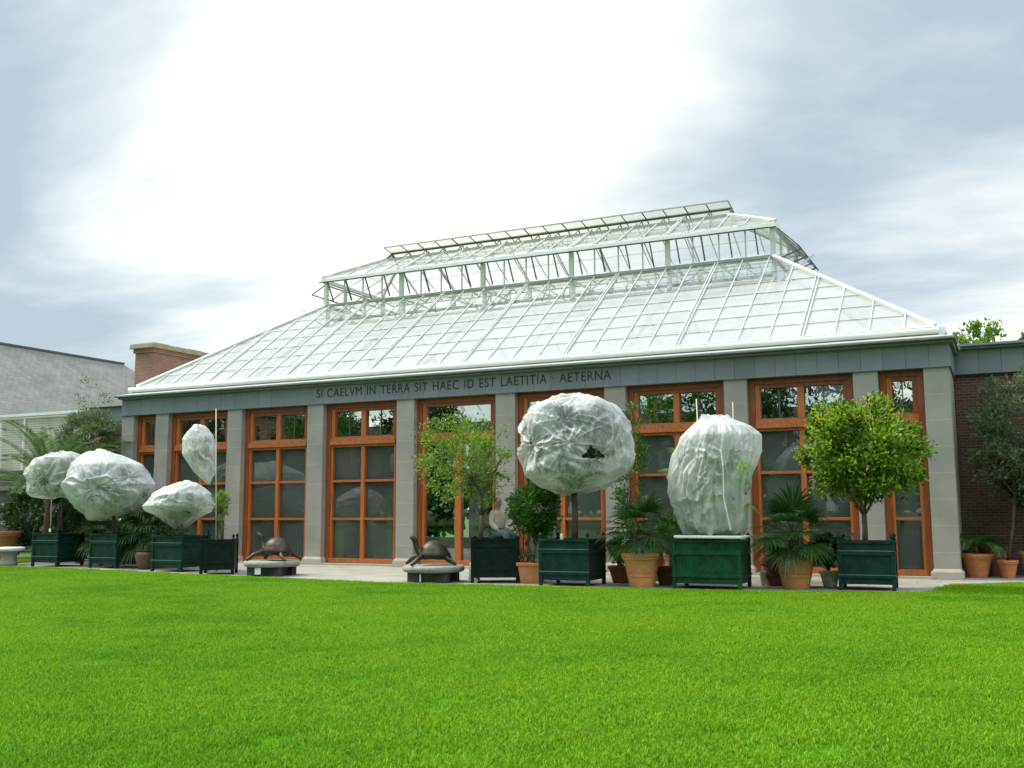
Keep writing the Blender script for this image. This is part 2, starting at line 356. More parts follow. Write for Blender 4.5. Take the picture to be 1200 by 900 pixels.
def copy_thing(root, loc, rz, label, group=None):
    r = root.copy(); COL.objects.link(r); r.location = loc; r.rotation_euler = (0, 0, rz); r['label'] = label
    if group: r['group'] = group
    for ch in list(root.children):
        c = ch.copy(); COL.objects.link(c); c.parent = r
        for g in list(ch.children):
            d = g.copy(); COL.objects.link(d); d.parent = c
    return r
def npmesh(name, V, F, mat, parent=None, smooth=False, loc=None):
    me = bpy.data.meshes.new(name); nv = len(V); nf = len(F); k = F.shape[1]
    me.vertices.add(nv); me.vertices.foreach_set('co', V.astype(np.float32).ravel())
    me.loops.add(nf*k); me.loops.foreach_set('vertex_index', F.astype(np.int32).ravel())
    me.polygons.add(nf); me.polygons.foreach_set('loop_start', np.arange(0, nf*k, k, dtype=np.int32))
    me.polygons.foreach_set('loop_total', np.full(nf, k, dtype=np.int32))
    if smooth: me.polygons.foreach_set('use_smooth', np.ones(nf, dtype=bool))
    me.materials.append(mat); me.update(); me.validate()
    o = bpy.data.objects.new(name, me); COL.objects.link(o)
    if parent: o.parent = parent
    if loc is not None: o.location = loc
    return o
def leaf_mesh(name, P, L, Wd, mat, parent=None, droop=0.0, up=0.3, outward=None, lvar=.4):
    """folded leaf-shaped quads (two triangles each share the midrib) at the points P"""
    n = len(P); D = RNG.normal(size=(n, 3)); D /= np.linalg.norm(D, axis=1)[:, None]
    if outward is not None:
        O = P-np.array(outward); O /= np.linalg.norm(O, axis=1)[:, None]+1e-6; D = D+O*.8
    D[:, 2] += up-droop; D /= np.linalg.norm(D, axis=1)[:, None]
    S = np.cross(D, RNG.normal(size=(n, 3))); S /= np.linalg.norm(S, axis=1)[:, None]+1e-9
    Nn = np.cross(D, S); l = (L*(1-lvar+2*lvar*RNG.random(n)))[:, None]; w = Wd*(l/L)
    a = P; b = P+D*l*.45+S*w*.5+Nn*w*.18; c = P+D*l; d = P+D*l*.45-S*w*.5+Nn*w*.18
    V = np.stack([a, b, c, d], 1).reshape(-1, 3); i = np.arange(n)[:, None]*4
    F = np.concatenate([i+np.array([0, 1, 2]), i+np.array([0, 2, 3])], 0)
    return npmesh(name, V, F, mat, parent)

# ------------------------------------------------------------------ the ground
LAWN_EDGE = [(-60, -3.6), (-14.2, -4.5), (-13.2, -4.6), (-9, -4.85), (-6, -5.35), (-2.4, -5.78), (1.7, -6.3), (3.9, -6.05), (8, -5.75), (10, -5.35), (12.6, -4.6), (13.1, -4.2), (13.3, -2.0), (14.7, -.84), (22, 1.0), (60, 1.0)]
g_ = MB(); g_.quad((-900, -900, -.03), (900, -900, -.03), (900, 900, -.03), (-900, 900, -.03))
tag(g_.build('ground', M['ground']), kind='structure')
t_ = MB(); t_.quad((-14.6, -7, .0), (60, -7, .0), (60, 2.6, .0), (-14.6, 2.6, .0)); t_.quad((-60, -4.4, 0), (-14.6, -4.9, 0), (-14.6, -3.9, 0), (-60, -3.2, 0))
t_.box(-60, -14.6, -.6, .0, -.02, .004)
tag(t_.build('terrace', M['paver']), kind='structure')
l_ = MB(); pe = []
for i in range(len(LAWN_EDGE)-1):
    (xa, ya), (xb, yb) = LAWN_EDGE[i], LAWN_EDGE[i+1]; k = max(1, min(24, int((xb-xa)/.4)))
    for j in range(k):
        q = j/k; pe.append((xa+(xb-xa)*q, ya+(yb-ya)*q + (random.uniform(-.025, .025) if k > 1 else 0)))
pe.append(LAWN_EDGE[-1])
b = len(l_.v)
for i in range(len(pe)-1):
    (xa, ya), (xb, yb) = pe[i], pe[i+1]
    l_.quad((xa, -27.5, .012), (xb, -27.5, .012), (xb, yb, .012), (xa, ya, .012))
l_.quad((-60, -27.5-60, .012), (60, -27.5-60, .012), (60, -27.5, .012), (-60, -27.5, .012))
l_.quad((-60, -3.0, .012), (-14.7, -3.75, .012), (-14.7, -.7, .012), (-60, -.7, .012))
lawn = tag(l_.build('lawn', M['lawn']), kind='structure')

def lawn_grass():
    # one tuft of mown blades, scattered over the lawn by a geometry-nodes modifier
    n = 120; R = .17
    a = RNG.random(n)*2*math.pi; r = R*np.sqrt(RNG.random(n)); P = np.stack([r*np.cos(a), r*np.sin(a), np.zeros(n)], 1)
    h = .017+.013*RNG.random(n); yaw = RNG.random(n)*2*math.pi; w = .0024+.0018*RNG.random(n)
    lean = .012+.016*RNG.random(n); D = np.stack([np.cos(yaw), np.sin(yaw), np.zeros(n)], 1); S = np.stack([-np.sin(yaw), np.cos(yaw), np.zeros(n)], 1)
    z = np.array([0, 0, 1.])
    V = np.stack([P-S*w[:, None], P+S*w[:, None], P+D*(lean*.35)[:, None]+z*(h*.6)[:, None]+S*(w*.7)[:, None], P+D*(lean*.35)[:, None]+z*(h*.6)[:, None]-S*(w*.7)[:, None], P+D*lean[:, None]+z*h[:, None]], 1).reshape(-1, 3)
    i = np.arange(n)[:, None]*5; F = np.concatenate([i+np.array([0, 1, 2]), i+np.array([0, 2, 3]), i+np.array([3, 2, 4])], 0)
    o = npmesh('lawn_grass', V, F, M['grass']); tag(o, 'bright green mown grass of the broad lawn', 'grass', kind='stuff')
    ng = bpy.data.node_groups.new('grass_scatter', 'GeometryNodeTree')
    ng.interface.new_socket('Geometry', in_out='INPUT', socket_type='NodeSocketGeometry'); ng.interface.new_socket('Geometry', in_out='OUTPUT', socket_type='NodeSocketGeometry')
    nd = ng.nodes; gi = nd.new('NodeGroupInput'); go = nd.new('NodeGroupOutput')
    oi = nd.new('GeometryNodeObjectInfo'); oi.inputs[0].default_value = lawn
    dp = nd.new('GeometryNodeDistributePointsOnFaces'); dp.distribute_method = 'RANDOM'; dp.inputs['Seed'].default_value = 3
    # density: 62 tufts per square metre where the camera side of the lawn is near enough to see blades
    pos = nd.new('GeometryNodeInputPosition'); 
    L = ng.links.new
    L(oi.outputs['Geometry'], dp.inputs['Mesh']); dp.inputs['Density'].default_value = 74
    sep = nd.new('ShaderNodeSeparateXYZ'); L(pos.outputs[0], sep.inputs[0])
    def cmp(sock, op, v):
        c = nd.new('ShaderNodeMath'); c.operation = op; L(sock, c.inputs[0]); c.inputs[1].default_value = v; return c.outputs[0]
    a1 = cmp(sep.outputs[0], 'GREATER_THAN', 25.0); a2 = cmp(sep.outputs[0], 'LESS_THAN', -30.0); a3 = cmp(sep.outputs[1], 'LESS_THAN', -26.0)
    # wedge on the left, out of every possible view: x < -16 + ... near the camera
    ad = nd.new('ShaderNodeMath'); ad.operation = 'ADD'; ml = nd.new('ShaderNodeMath'); ml.operation = 'MULTIPLY'; ml.inputs[1].default_value = 1.35
    L(sep.outputs[1], ml.inputs[0]); L(ml.outputs[0], ad.inputs[0]); L(sep.outputs[0], ad.inputs[1])
    a4 = cmp(ad.outputs[0], 'LESS_THAN', -24.5)
    s1 = nd.new('ShaderNodeMath'); s1.operation = 'ADD'; L(a1, s1.inputs[0]); L(a2, s1.inputs[1])
    s2 = nd.new('ShaderNodeMath'); s2.operation = 'ADD'; L(s1.outputs[0], s2.inputs[0]); L(a3, s2.inputs[1])
    s3 = nd.new('ShaderNodeMath'); s3.operation = 'ADD'; L(s2.outputs[0], s3.inputs[0]); L(a4, s3.inputs[1])
    gt = cmp(s3.outputs[0], 'GREATER_THAN', .5)
    de = nd.new('GeometryNodeDeleteGeometry'); de.domain = 'POINT'; L(dp.outputs['Points'], de.inputs[0]); L(gt, de.inputs['Selection'])
    ip = nd.new('GeometryNodeInstanceOnPoints'); L(de.outputs[0], ip.inputs['Points']); L(gi.outputs[0], ip.inputs['Instance'])
    rv = nd.new('FunctionNodeRandomValue'); rv.data_type = 'FLOAT_VECTOR'; rv.inputs[0].default_value = (-.06, -.06, 0); rv.inputs[1].default_value = (.06, .06, 6.283)
    L(rv.outputs[0], ip.inputs['Rotation'])
    rs = nd.new('FunctionNodeRandomValue'); rs.data_type = 'FLOAT'; rs.inputs[2].default_value = .8; rs.inputs[3].default_value = 1.25; L(rs.outputs[1], ip.inputs['Scale'])
    L(ip.outputs[0], go.inputs[0])
    md = o.modifiers.new('scatter', 'NODES'); md.node_group = ng
    return o
lawn_grass()

# ------------------------------------------------------------------ the greenhouse
GH = thing('greenhouse', 'long grey stone orangery with white glass hip roof and orange wooden windows', 'greenhouse')
PE = [(-13.36, -12.81), (-11.78, -11.21), (-8.59, -8.0), (-5.33, -4.73), (-2.0, -1.39), (1.36, 1.97), (4.7, 5.31), (8.02, 8.61), (11.24, 11.82), (12.86, 13.43)]
for i, (a, c) in enumerate(PE):
    pm_ = MB().box(a, c, 0, .55, .24, 4.99).build('pillar', M['stone'], GH)
    MB().box(a-.07, c+.07, -.07, .55, 0, .17).box(a-.05, c+.05, -.05, .55, .17, .24, taper=.045).build('pillar_base', M['stone_plain'], pm_, bevel=.008)
def window(a, c, kind):
    w = MB(); y = .20
    # outer jambs and head, dark; inner sash frame, lighter
    J = .16
    MB().box(a+.03, c-.03, -.10, .56, 0, .055).build('threshold', M['stone_plain'], GH)
    w.box(a+.002, a+J, y, .50, .06, 4.98, 1); w.box(c-J, c-.002, y, .50, .06, 4.98, 1); w.box(a+J, c-J, y, .50, 4.84, 4.98, 1)
    w.box(a+J, c-J, y-.02, .50, .06, .20, 0)                      # bottom rail / threshold
    w.box(a+J, c-J, y-.05, .46, 3.70, 3.80, 0)                  # transom, two steps
    w.box(a+J, c-J, y-.01, .46, 3.803, 3.90, 0)
    x0, x1 = a+J, c-J; mid = (x0+x1)/2; fy = y+.04; S = .075
    w.box(x0, x0+S, fy, .42, .20, 3.70, 0); w.box(x1-S, x1, fy, .42, .20, 3.70, 0)
    w.box(x0+S, x1-S, fy, .42, 3.63, 3.70, 0)
    U = .13
    w.box(x0, x0+U, fy, .42, 3.90, 4.84, 0); w.box(x1-U, x1, fy, .42, 3.90, 4.84, 1)
    w.box(x0+U, x1-U, fy, .42, 4.74, 4.84, 1); w.box(x0+U, x1-U, fy, .42, 3.90, 3.95, 0)
    narrow = c-a < 1.5
    if not narrow:
        if kind != 'open':
            w.box(mid-.085, mid+.085, fy-.005, .43, 3.95, 4.74, 0)
            w.box(mid-.065, mid+.065, fy-.012, .43, .20, 3.63, 0)
        else:
            w.box(mid-.10, mid+.10, fy-.012, .43, .20, 3.63, 0)
    wo_ = w.build('window', [M['wood'], M['wood_dark']], GH, bevel=.006)
    cols = [(x0+S, x1-S)] if narrow else [(x0+S, mid-.07), (mid+.07, x1-S)]
    ucols = [(x0+U, x1-U)] if (narrow or kind == 'open') else [(x0+U, mid-.09), (mid+.09, x1-U)]
    for (p, q) in ucols:
        MB().box(p-.01, q+.01, .335, .345, 3.94, 4.75).build('pane', M['pane'], wo_)
        if kind != 'open': MB().box((p+q)/2-.014, (p+q)/2+.014, .325, .36, 3.95, 4.74).build('muntin', M['dark_metal'], wo_)
    rails = [.20, 1.40, 2.57, 3.63]
    for (p, q) in cols:
        if kind == 'open':
            MB().box(p-.01, q+.01, .335, .345, .19, 3.64).build('pane', M['pane'], wo_)
        else:
            for z in rails[1:3]: MB().box(p, q, fy+.004, .42, z-.035, z+.035).build('glazing_rail', M['wood'], wo_, bevel=.005)
            for z0, z1 in zip(rails[:-1], rails[1:]):
                MB().box(p, q, .335, .345, z0+(.036 if z0 > .3 else 0), z1-(.036 if z1 < 3.6 else 0)).build('pane', M['pane'], wo_)
            MB().box(p-.01, q+.01, .385, .39, .19, 3.64).build('insect_screen', M['screen'], wo_)
    return wo_
for i in range(9):
    window(PE[i][1], PE[i+1][0], 'open' if i == 4 else 'screen')
# entablature and cornice
X0, X1 = -13.36, 13.43
ent = MB().box(X0-.03, X1+.05, -.06, .50, 4.99, 5.08).box(X0-.01, X1+.03, -.035, .50, 5.08, 5.56).build('entablature', M['zinc'], GH)
MB().box(X1+.03-.5, X1+.035, .50, 2.2, 4.99, 5.56).build('entablature', M['zinc'], GH)
MB().box(X0, X0+.4, .50, 2.2, 4.99, 5.56).build('entablature', M['zinc'], GH)
MB().box(X0-.05, X1+.12, -.20, .6, 5.56, 5.62).box(X0-.11, X1+.19, -.33, .6, 5.62, 5.68).box(X0-.06, X0+.6, .6, 13.6, 5.56, 5.68).box(X1-.5, X1+.12, .6, 13.6, 5.56, 5.68).build('cornice', M['zinc_plain'], GH, bevel=.012)
fl = MB()
fl.quad((X0-.09, -.31, 5.684), (X1+.17, -.31, 5.684), (X1-.2, .16, 5.80), (X0+.25, .16, 5.80))
fl.quad((X1+.17, -.31, 5.684), (X1+.17, 13.6, 5.684), (X1-.2, 13.6, 5.80), (X1-.2, .16, 5.80))
fl.quad((X0-.09, 13.6, 5.684), (X0-.09, -.31, 5.684), (X0+.25, .16, 5.80), (X0+.25, 13.6, 5.80))
fl.build('lead_flashing', M['lead'], GH)
# inscription
cu = bpy.data.curves.new('inscription', 'FONT'); cu.body = "SI CAELVM IN TERRA SIT HAEC ID EST LAETITIA · AETERNA"
cu.size = .36; cu.extrude = .004; cu.space_character = 1.12; cu.space_word = 1.25
to = bpy.data.objects.new('tmp', cu); COL.objects.link(to); bpy.context.view_layer.update()
me = bpy.data.meshes.new_from_object(to.evaluated_get(bpy.context.evaluated_depsgraph_get())); bpy.data.objects.remove(to)
xs = [v.co.x for v in me.vertices]; ys = [v.co.y for v in me.vertices]; fx = 9.88/(max(xs)-min(xs)); fyy = .27/(max(ys)-min(ys)); mnx, mny = min(xs), min(ys)
for v in me.vertices:
    x, y, z = v.co; v.co = (-4.96+(x-mnx)*fx, -.041-z, 5.19+(y-mny)*fyy)
me.materials.clear(); me.materials.append(M['letter']); lo = bpy.data.objects.new('lettering', me); COL.objects.link(lo); lo.parent = ent
# side walls, back wall, floor
MB().box(X1-.35, X1-.005, .55, 2.3, 0, 4.99).build('side_wall', M['stone'], GH)
MB().box(X1-.35, X1-.005, 2.3, 13.4, 0, 5.55).build('side_wall', M['brick'], GH)
MB().box(X0+.005, X0+.35, .55, 13.4, 0, 5.55).build('side_wall', M['brick'], GH)
bw = MB(); bw.box(X0, X1, 13.4, 13.7, 4.6, 5.55); bw.box(X0, X1, 13.4, 13.7, -.02, .5)
xb = X0
while xb < X1-.5:
    bw.box(xb, xb+1.0, 13.4, 13.7, .5, 4.6); xb += 3.31
bw.build('back_wall', M['dark_room'], GH)
MB().box(X0+.3, X1-.3, .56, 13.4, -.02, .03).build('floor', M['floor_in'], GH)
MB().box(X0+.2, X1-.2, .30, 1.1, 5.02, 5.50).build('ceiling_beam', M['dark_room'], GH)
# white gutter / curb round the glass roof
def rounded_bar(mb, p0, p1, prof):
    """prof: (outward, up) pairs swept from p0 to p1; outward is right of travel"""
    p0 = Vector(p0); p1 = Vector(p1); d = (p1-p0).normalized(); o_ = d.cross(Vector((0, 0, 1)))
    b = len(mb.v); n = len(prof)
    for p in (p0, p1):
        for a, c in prof: mb.v.append(tuple(p+o_*a+Vector((0, 0, c))))
    for i in range(n): mb.f.append((b+i, b+(i+1) % n, b+n+(i+1) % n, b+n+i)); mb.mi.append(0)
    mb.f.append(tuple(b+i for i in reversed(range(n)))); mb.mi.append(0); mb.f.append(tuple(b+n+i for i in range(n))); mb.mi.append(0)
gp = [(0, 0), (.10, 0), (.20, .03), (.25, .09), (.25, .14), (.22, .185), (.235, .20), (.20, .215), (0, .215)]
cg = MB(); RX0, RX1, RY0, RY1, RZ0 = -13.1, 13.15, .36, 13.5, 6.02
rounded_bar(cg, (RX0-.18, RY0, 5.80), (RX1+.10, RY0, 5.80), gp)
gt = cg.build('gutter', M['white_metal'], GH, bevel=.006)
cg = MB(); rounded_bar(cg, (RX1, RY0+.003, 5.80), (RX1, RY1, 5.80), gp); cg.build('gutter', M['white_metal'], GH)
cg = MB(); rounded_bar(cg, (RX0, RY1, 5.80), (RX0, RY0+.003, 5.80), gp); cg.build('gutter', M['white_metal'], GH)
MB().box(RX0-.1, RX1+.05, .20, .45, 5.70, 5.80).build('gutter_support', M['dirty_white'], GH)
# glazed slopes
def clip(poly, n, c):     # keep n.p <= c
    outp = []
    for i in range(len(poly)):
        a, b2 = poly[i], poly[(i+1) % len(poly)]; da = n[0]*a[0]+n[1]*a[1]-c; db = n[0]*b2[0]+n[1]*b2[1]-c
        if da <= 0: outp.append(a)
        if (da < 0 < db) or (db < 0 < da):
            t = da/(da-db); outp.append((a[0]+(b2[0]-a[0])*t, a[1]+(b2[1]-a[1])*t))
    return outp
def slope(A, B, C_, D, phase, step, row, clear_from=1e9, front=False, big=4, wash='roof_wash'):
    A, B, C_, D = map(Vector, (A, B, C_, D)); u = (B-A).normalized(); nrm = u.cross((D-A)).normalized(); v = nrm.cross(u)
    L = (B-A).length; T = (D-A).dot(v); sD = (D-A).dot(u); sC = (C_-A).dot(u)
    def P(s, t, h=0): return A+u*s+v*t+nrm*h
    lw, lc = MB(), MB(); nc = int(L/step)+3; k0 = -1
    rows = int(math.ceil(T/row-.02))
    for i in range(k0, nc):
        s0 = phase+i*step; s1 = s0+step
        for j in range(rows):
            t0 = j*row; t1 = min(T, t0+row)
            if t0 >= T-.02: continue
            poly = [(max(0, s0), t0), (min(L, s1), t0), (min(L, s1), t1), (max(0, s0), t1)]
            if s1 <= 0 or s0 >= L: continue
            poly = clip(poly, (-T, sD), 0.0)                       # right of left hip:  s >= t*sD/T
            if len(poly) > 2: poly = clip(poly, (T, (L-sC)), L*T)    # s + t*(L-sC)/T <= L
            if len(poly) < 3: continue
            tgt = lc if t0 > clear_from and (sD < s0+.3) and (not front or P(s0, t0).x < 8.7) else lw
            h0 = .022
            tgt.quad(*[P(s, t, h0*(1-(t-t0)/row)+.004) for s, t in poly])
    pa = lw.build('roof_slope', M[wash], GH)
    if lc.f: lc.build('clear_pane', M['roof_clear'], pa)
    def tmax(s):
        a = T if sD <= 1e-6 or s >= sD else T*s/sD
        b2 = T if s <= sC else T*(L-s)/(L-sC)
        return max(0, min(a, b2, T))
    bars = MB(); 
    for i in range(k0, nc):
        s = phase+i*step
        if s < .05 or s > L-.05: continue
        tm = tmax(s)
        if i % big == 0:
            for q in (-.045, .045): bars.bar(P(s+q, 0, .045), P(s+q, tm, .045), .022, .05, nrm)
        else: bars.bar(P(s, 0, .035), P(s, tm, .035), .022, .04, nrm)
    bars.build('glazing_bars', M['bar_white'], pa)
    laps = MB()
    for j in range(1, rows):
        t = j*row
        if t >= T-.05: continue
        s0 = sD*t/T; s1 = L-(L-sC)*t/T
        laps.bar(P(s0, t, .024), P(s1, t, .024), .015, .014, nrm)
    laps.build('lap_strips', M['dirty_white'], pa)
    MB().bar(P(0, 0, .05), P(sD, T, .05), .10, .09, nrm).build('hip_bar', M['white_metal'], pa); MB().bar(P(L, 0, .05), P(sC, T, .05), .10, .09, nrm).build('hip_bar', M['white_metal'], pa)
    return pa
TX0, TX1, TY0, TY1, TZ = -8.40, 8.43, 5.0, 8.9, 9.35
A_, B_, C_, D_ = (RX0, RY0, RZ0), (RX1, RY0, RZ0), (RX1, RY1, RZ0), (RX0, RY1, RZ0)
a_, b_, c_, d_ = (TX0, TY0, TZ), (TX1, TY0, TZ), (TX1, TY1, TZ), (TX0, TY1, TZ)
slope(A_, B_, b_, a_, (8.33-RX0) % .825 - .825 + .0, .825, .76, 3.7, True, 4)
slope(B_, C_, c_, b_, .6, .82, .76)
slope(C_, D_, d_, c_, .4, .825, .76)
slope(D_, A_, a_, d_, .6, .82, .76)
# clerestory
CZ = 10.33
sill = MB(); 
for (p, q, ax) in ((a_, b_, 0), (b_, c_, 1), (c_, d_, 0), (d_, a_, 1)): sill.bar(Vector(p)+Vector((0, 0, .04)), Vector(q)+Vector((0, 0, .04)), .12, .10)
sill.build('clerestory_sill', M['olive_metal'], GH, bevel=.01)
ea = MB()
for (p, q) in ((a_, b_), (b_, c_), (c_, d_), (d_, a_)):
    pv = Vector(p); qv = Vector(q); dd = (qv-pv).normalized(); pv = pv-dd*.14; qv = qv+dd*.14; pv.z = qv.z = CZ+.03; oo = dd.cross(Vector((0, 0, 1)))*.07
    ea.bar(pv+oo, qv+oo, .16, .14)
ea.build('clerestory_eave_beam', M['white_metal'], GH, bevel=.012)
nx = 20
for i in range(nx+1):
    x = TX0+(TX1-TX0)*i/nx
    if i % 4 == 0 or i in (0, nx):
        for yy in (TY0, TY1): MB().box(x-.07, x+.07, yy-.05, yy+.09, TZ+.09, CZ-.04).build('post', M['dirty_white'], GH)
    else:
        for yy in (TY0, TY1): MB().box(x-.02, x+.02, yy-.02, yy+.03, TZ+.09, CZ-.04).build('post', M['dirty_white'], GH)
for yy in (6.3, 7.6):
    for x in (TX0, TX1): MB().box(x-.04, x+.04, yy-.04, yy+.04, TZ+.09, CZ-.04).build('post', M['dirty_white'], GH)
# opened clerestory flaps along the front, the back and both ends
def flap(p0, p1, outv, drop, outd, ndiv, arm_to, name='vent_flap', arms=True):
    p0 = Vector(p0); p1 = Vector(p1); outv = Vector(outv)
    q0 = p0+outv*outd-Vector((0, 0, drop)); q1 = p1+outv*outd-Vector((0, 0, drop))
    f_ = MB().quad(p0, q0, q1, p1).build(name, M['flap'], GH)
    fr = MB(); nn = (q0-p0).cross(p1-p0).normalized()
    fr.bar(q0, q1, .03, .04, nn).bar(p0, p1, .03, .04, nn)
    for i in range(ndiv+1):
        t = i/ndiv; fr.bar(p0.lerp(p1, t), q0.lerp(q1, t), .03, .03, nn)
    fr.build('flap_frame', M['dark_metal'] if arms else M['olive_metal'], f_)
    if arms:
        for i in range(ndiv):
            ar = MB()
            t = (i+.5)/ndiv; s = q0.lerp(q1, t); s2 = p0.lerp(p1, t)
            ar.bar(s, Vector((s2.x, s2.y, arm_to)), .075 if (i == 1 and int(p0.x*3) % 2) else .042, .035, (1, 0, 0))
            ar.build('push_arm', M['dark_metal'], f_)
    return f_
for i in range(10):
    x = TX0+(TX1-TX0)*i/10; x2 = TX0+(TX1-TX0)*(i+1)/10
    flap((x+.03, TY0-.09, CZ-.03), (x2-.03, TY0-.09, CZ-.03), (0, -1, 0), .12, .42, 2, TZ+.12)
for i in range(4):
    x = TX0+(TX1-TX0)*i/4; x2 = TX0+(TX1-TX0)*(i+1)/4
    flap((x+.03, TY1+.09, CZ-.03), (x2-.03, TY1+.09, CZ-.03), (0, 1, 0), .10, .6, 5, TZ+.12)
flap((TX1+.12, TY0+.1, CZ-.02), (TX1+.12, TY0+2.2, CZ-.02), (1, 0, 0), .62, .62, 2, TZ+.12)
flap((TX1+.12, TY0+2.3, CZ-.02), (TX1+.12, TY1-.1, CZ-.02), (1, 0, 0), .62, .62, 2, TZ+.12)
flap((TX0-.12, TY0+.1, CZ-.10), (TX0-.12, TY1-.1, CZ-.10), (-1, 0, 0), .32, .62, 3, TZ+.12)
# upper roof with slot, ridge and propped ridge flaps
UZ = CZ+.10; SZ = 11.26; SY = 6.40; RZ = 11.66; RY = 6.93; KX0, KX1 = -6.72, 6.74
UX0, UX1, UY0, UY1 = TX0-.12, TX1+.12, TY0-.12, TY1+.12
fs = (SZ-UZ)/(RZ-UZ)
sx0 = KX0; sx1 = KX1
slope((UX0, UY0, UZ), (UX1, UY0, UZ), (sx1, SY, SZ), (sx0, SY, SZ), .35, .83, .86, .1, False, 4, wash='roof_light')
slope((UX1, UY1, UZ), (UX0, UY1, UZ), (sx0, 2*RY-SY, SZ), (sx1, 2*RY-SY, SZ), .35, .83, .86, .1, False, 4, wash='roof_light')
slope((UX1, UY0, UZ), (UX1, UY1, UZ), (sx1, 2*RY-SY, SZ), (sx1, SY, SZ), .5, .9, .86, .1, wash='roof_light')
slope((UX0, UY1, UZ), (UX0, UY0, UZ), (sx0, SY, SZ), (sx0, 2*RY-SY, SZ), .5, .9, .86, .1, wash='roof_light')
rb = MB().bar((KX0, RY, RZ), (KX1, RY, RZ), .06, .07); 
for x in (sx0, sx1):
    k = KX0 if x < 0 else KX1
    for s_ in (SY, 2*RY-SY): rb.bar((x, s_, SZ), (k, RY, RZ), .05, .05)
rb.build('ridge_beam', M['dark_metal'], GH)
sb_ = MB().bar((sx0, SY, SZ+.03), (sx1, SY, SZ+.03), .06, .09).bar((sx0, 2*RY-SY, SZ+.03), (sx1, 2*RY-SY, SZ+.03), .06, .09)
nn_ = 17
for i in range(nn_+1):
    x = sx0+(sx1-sx0)*i/nn_; xk = KX0+(KX1-KX0)*i/nn_
    for s_ in (SY, 2*RY-SY): sb_.bar((x, s_, SZ), (xk, RY, RZ-.03), .03, .04)
sb_.build('ridge_slot_frame', M['olive_metal'], GH)
for i in range(9):
    x = KX0+(KX1-KX0)*i/9; x2 = KX0+(KX1-KX0)*(i+1)/9
    flap((x, RY-.04, RZ+.03), (x2, RY-.04, RZ+.03), (0, -1, 0), -.10, .50, 2, 0, 'ridge_flap', False)
    flap((x2, RY+.04, RZ+.03), (x, RY+.04, RZ+.03), (0, 1, 0), .25, .5, 2, 0, 'ridge_flap', False)
# steelwork seen through the clear panes
tr = MB()
for i in range(0, 21, 2):
    x = TX0+(TX1-TX0)*i/20
    tr.bar((x, TY0+.1, TZ), (x, TY1-.1, TZ), .05, .07)
    if KX0 < x < KX1: tr.bar((x, TY0, UZ), (x, RY, RZ-.1), .03, .05).bar((x, TY1, UZ), (x, RY, RZ-.1), .03, .05)
    if i % 4 == 0:
        tr.bar((x, TY0+.15, 8.2), (x, TY0+.15, TZ), .12, .12, (1, 0, 0)).bar((x, .9, 6.1), (x, TY0+.1, 8.75), .06, .12)
        tr.bar((x-1.2, TY0+.15, TZ), (x, TY0+.15, 8.5), .04, .04).bar((x+1.2, TY0+.15, TZ), (x, TY0+.15, 8.5), .04, .04)
tr.build('roof_truss', M['dirty_white'], GH)
for (yy, zz, r) in ((TY0+.4, 8.55, .09), (TY0+.1, 8.15, .07), (TY0+1.3, 8.9, .12), (TY0-.5, 8.35, .05)):
    MB().tube([(TX0+.3, yy, zz), (TX1-.3, yy, zz)], r, 10).build('pipe', M['white_metal'], GH, smooth=True)
MB().box(TX0, TX1, TY0+.2, TY0+.5, 8.86, 8.90).build('walkway', M['olive_metal'], GH)

# ------------------------------------------------------------------ neighbouring walls and buildings
rw = thing('garden_wing', 'brick wing, its brick coloured darker for shade, under a grey zinc fascia beside the right end pillar', 'building')
MB().box(13.44, 40, 2.3, 2.8, 0, 5.05).build('wall', M['brick_shaded'], rw)
MB().box(13.45, 40, 2.2, 2.8, 5.05, 5.68).build('fascia', M['zinc'], rw)
MB().box(13.62, 40, 2.05, 8, 5.68, 5.74).box(13.62, 40, 1.95, 8, 5.74, 5.80).build('coping', M['zinc_plain'], rw)
lwg = thing('brick_annex', 'dark brick annex with zinc fascia joining the left end of the orangery', 'building')
MB().box(-17.3, -13.37, 2.3, 2.8, 0, 5.0).build('wall', M['brick'], lwg)
MB().box(-17.4, -13.37, 2.15, 2.8, 5.0, 5.66).build('fascia', M['zinc'], lwg)
MB().box(-17.5, -13.48, 2.0, 8, 5.66, 5.78).build('coping', M['lead'], lwg)
pb = thing('clapboard_house', 'pale clapboard house front below the grey slate roof', 'house')
MB().box(-40, -15, 4.5, 4.9, 3.45, 5.80).build('wall', M['shingle'], pb)
MB().box(-40, -15, 4.35, 4.9, 2.6, 3.32).build('lower_wall', M['concrete'], pb)
MB().box(-40, -15, 4.2, 4.9, 3.32, 3.45).build('band', M['dark_metal'], pb)
MB().box(-40, -15, 4.9, 20, 5.3, 5.7).build('flat_roof', M['lead'], pb)
MB().bar((-40, 4.38, 5.87), (-15, 4.38, 5.87), .12, .12).bar((-40, 4.40, 5.76), (-15, 4.40, 5.76), .08, .08).build('gutter', M['white_metal'], pb)
MB().box(-40, -15, 4.5, 4.9, 0, 2.6).build('base_wall', M['dark_room'], pb)
for xx in (-26.9,):
    wf = MB().box(xx, xx+1.5, 4.40, 4.5, 3.5, 5.55).build('window', M['white_metal'], pb)
    MB().box(xx+.1, xx+1.25, 4.385, 4.40, 3.62, 5.4).build('pane', M['linen'], wf)
MB().tube([(-23.9, 4.40, 3.47), (-23.9, 4.40, 5.75)], .05, 8).build('downpipe', M['white_metal'], pb)
sh_ = thing('slate_roof_hall', 'big hall with a long grey slate roof behind the clapboard house', 'building')
sr = MB(); Ex = -26; Rx = -32
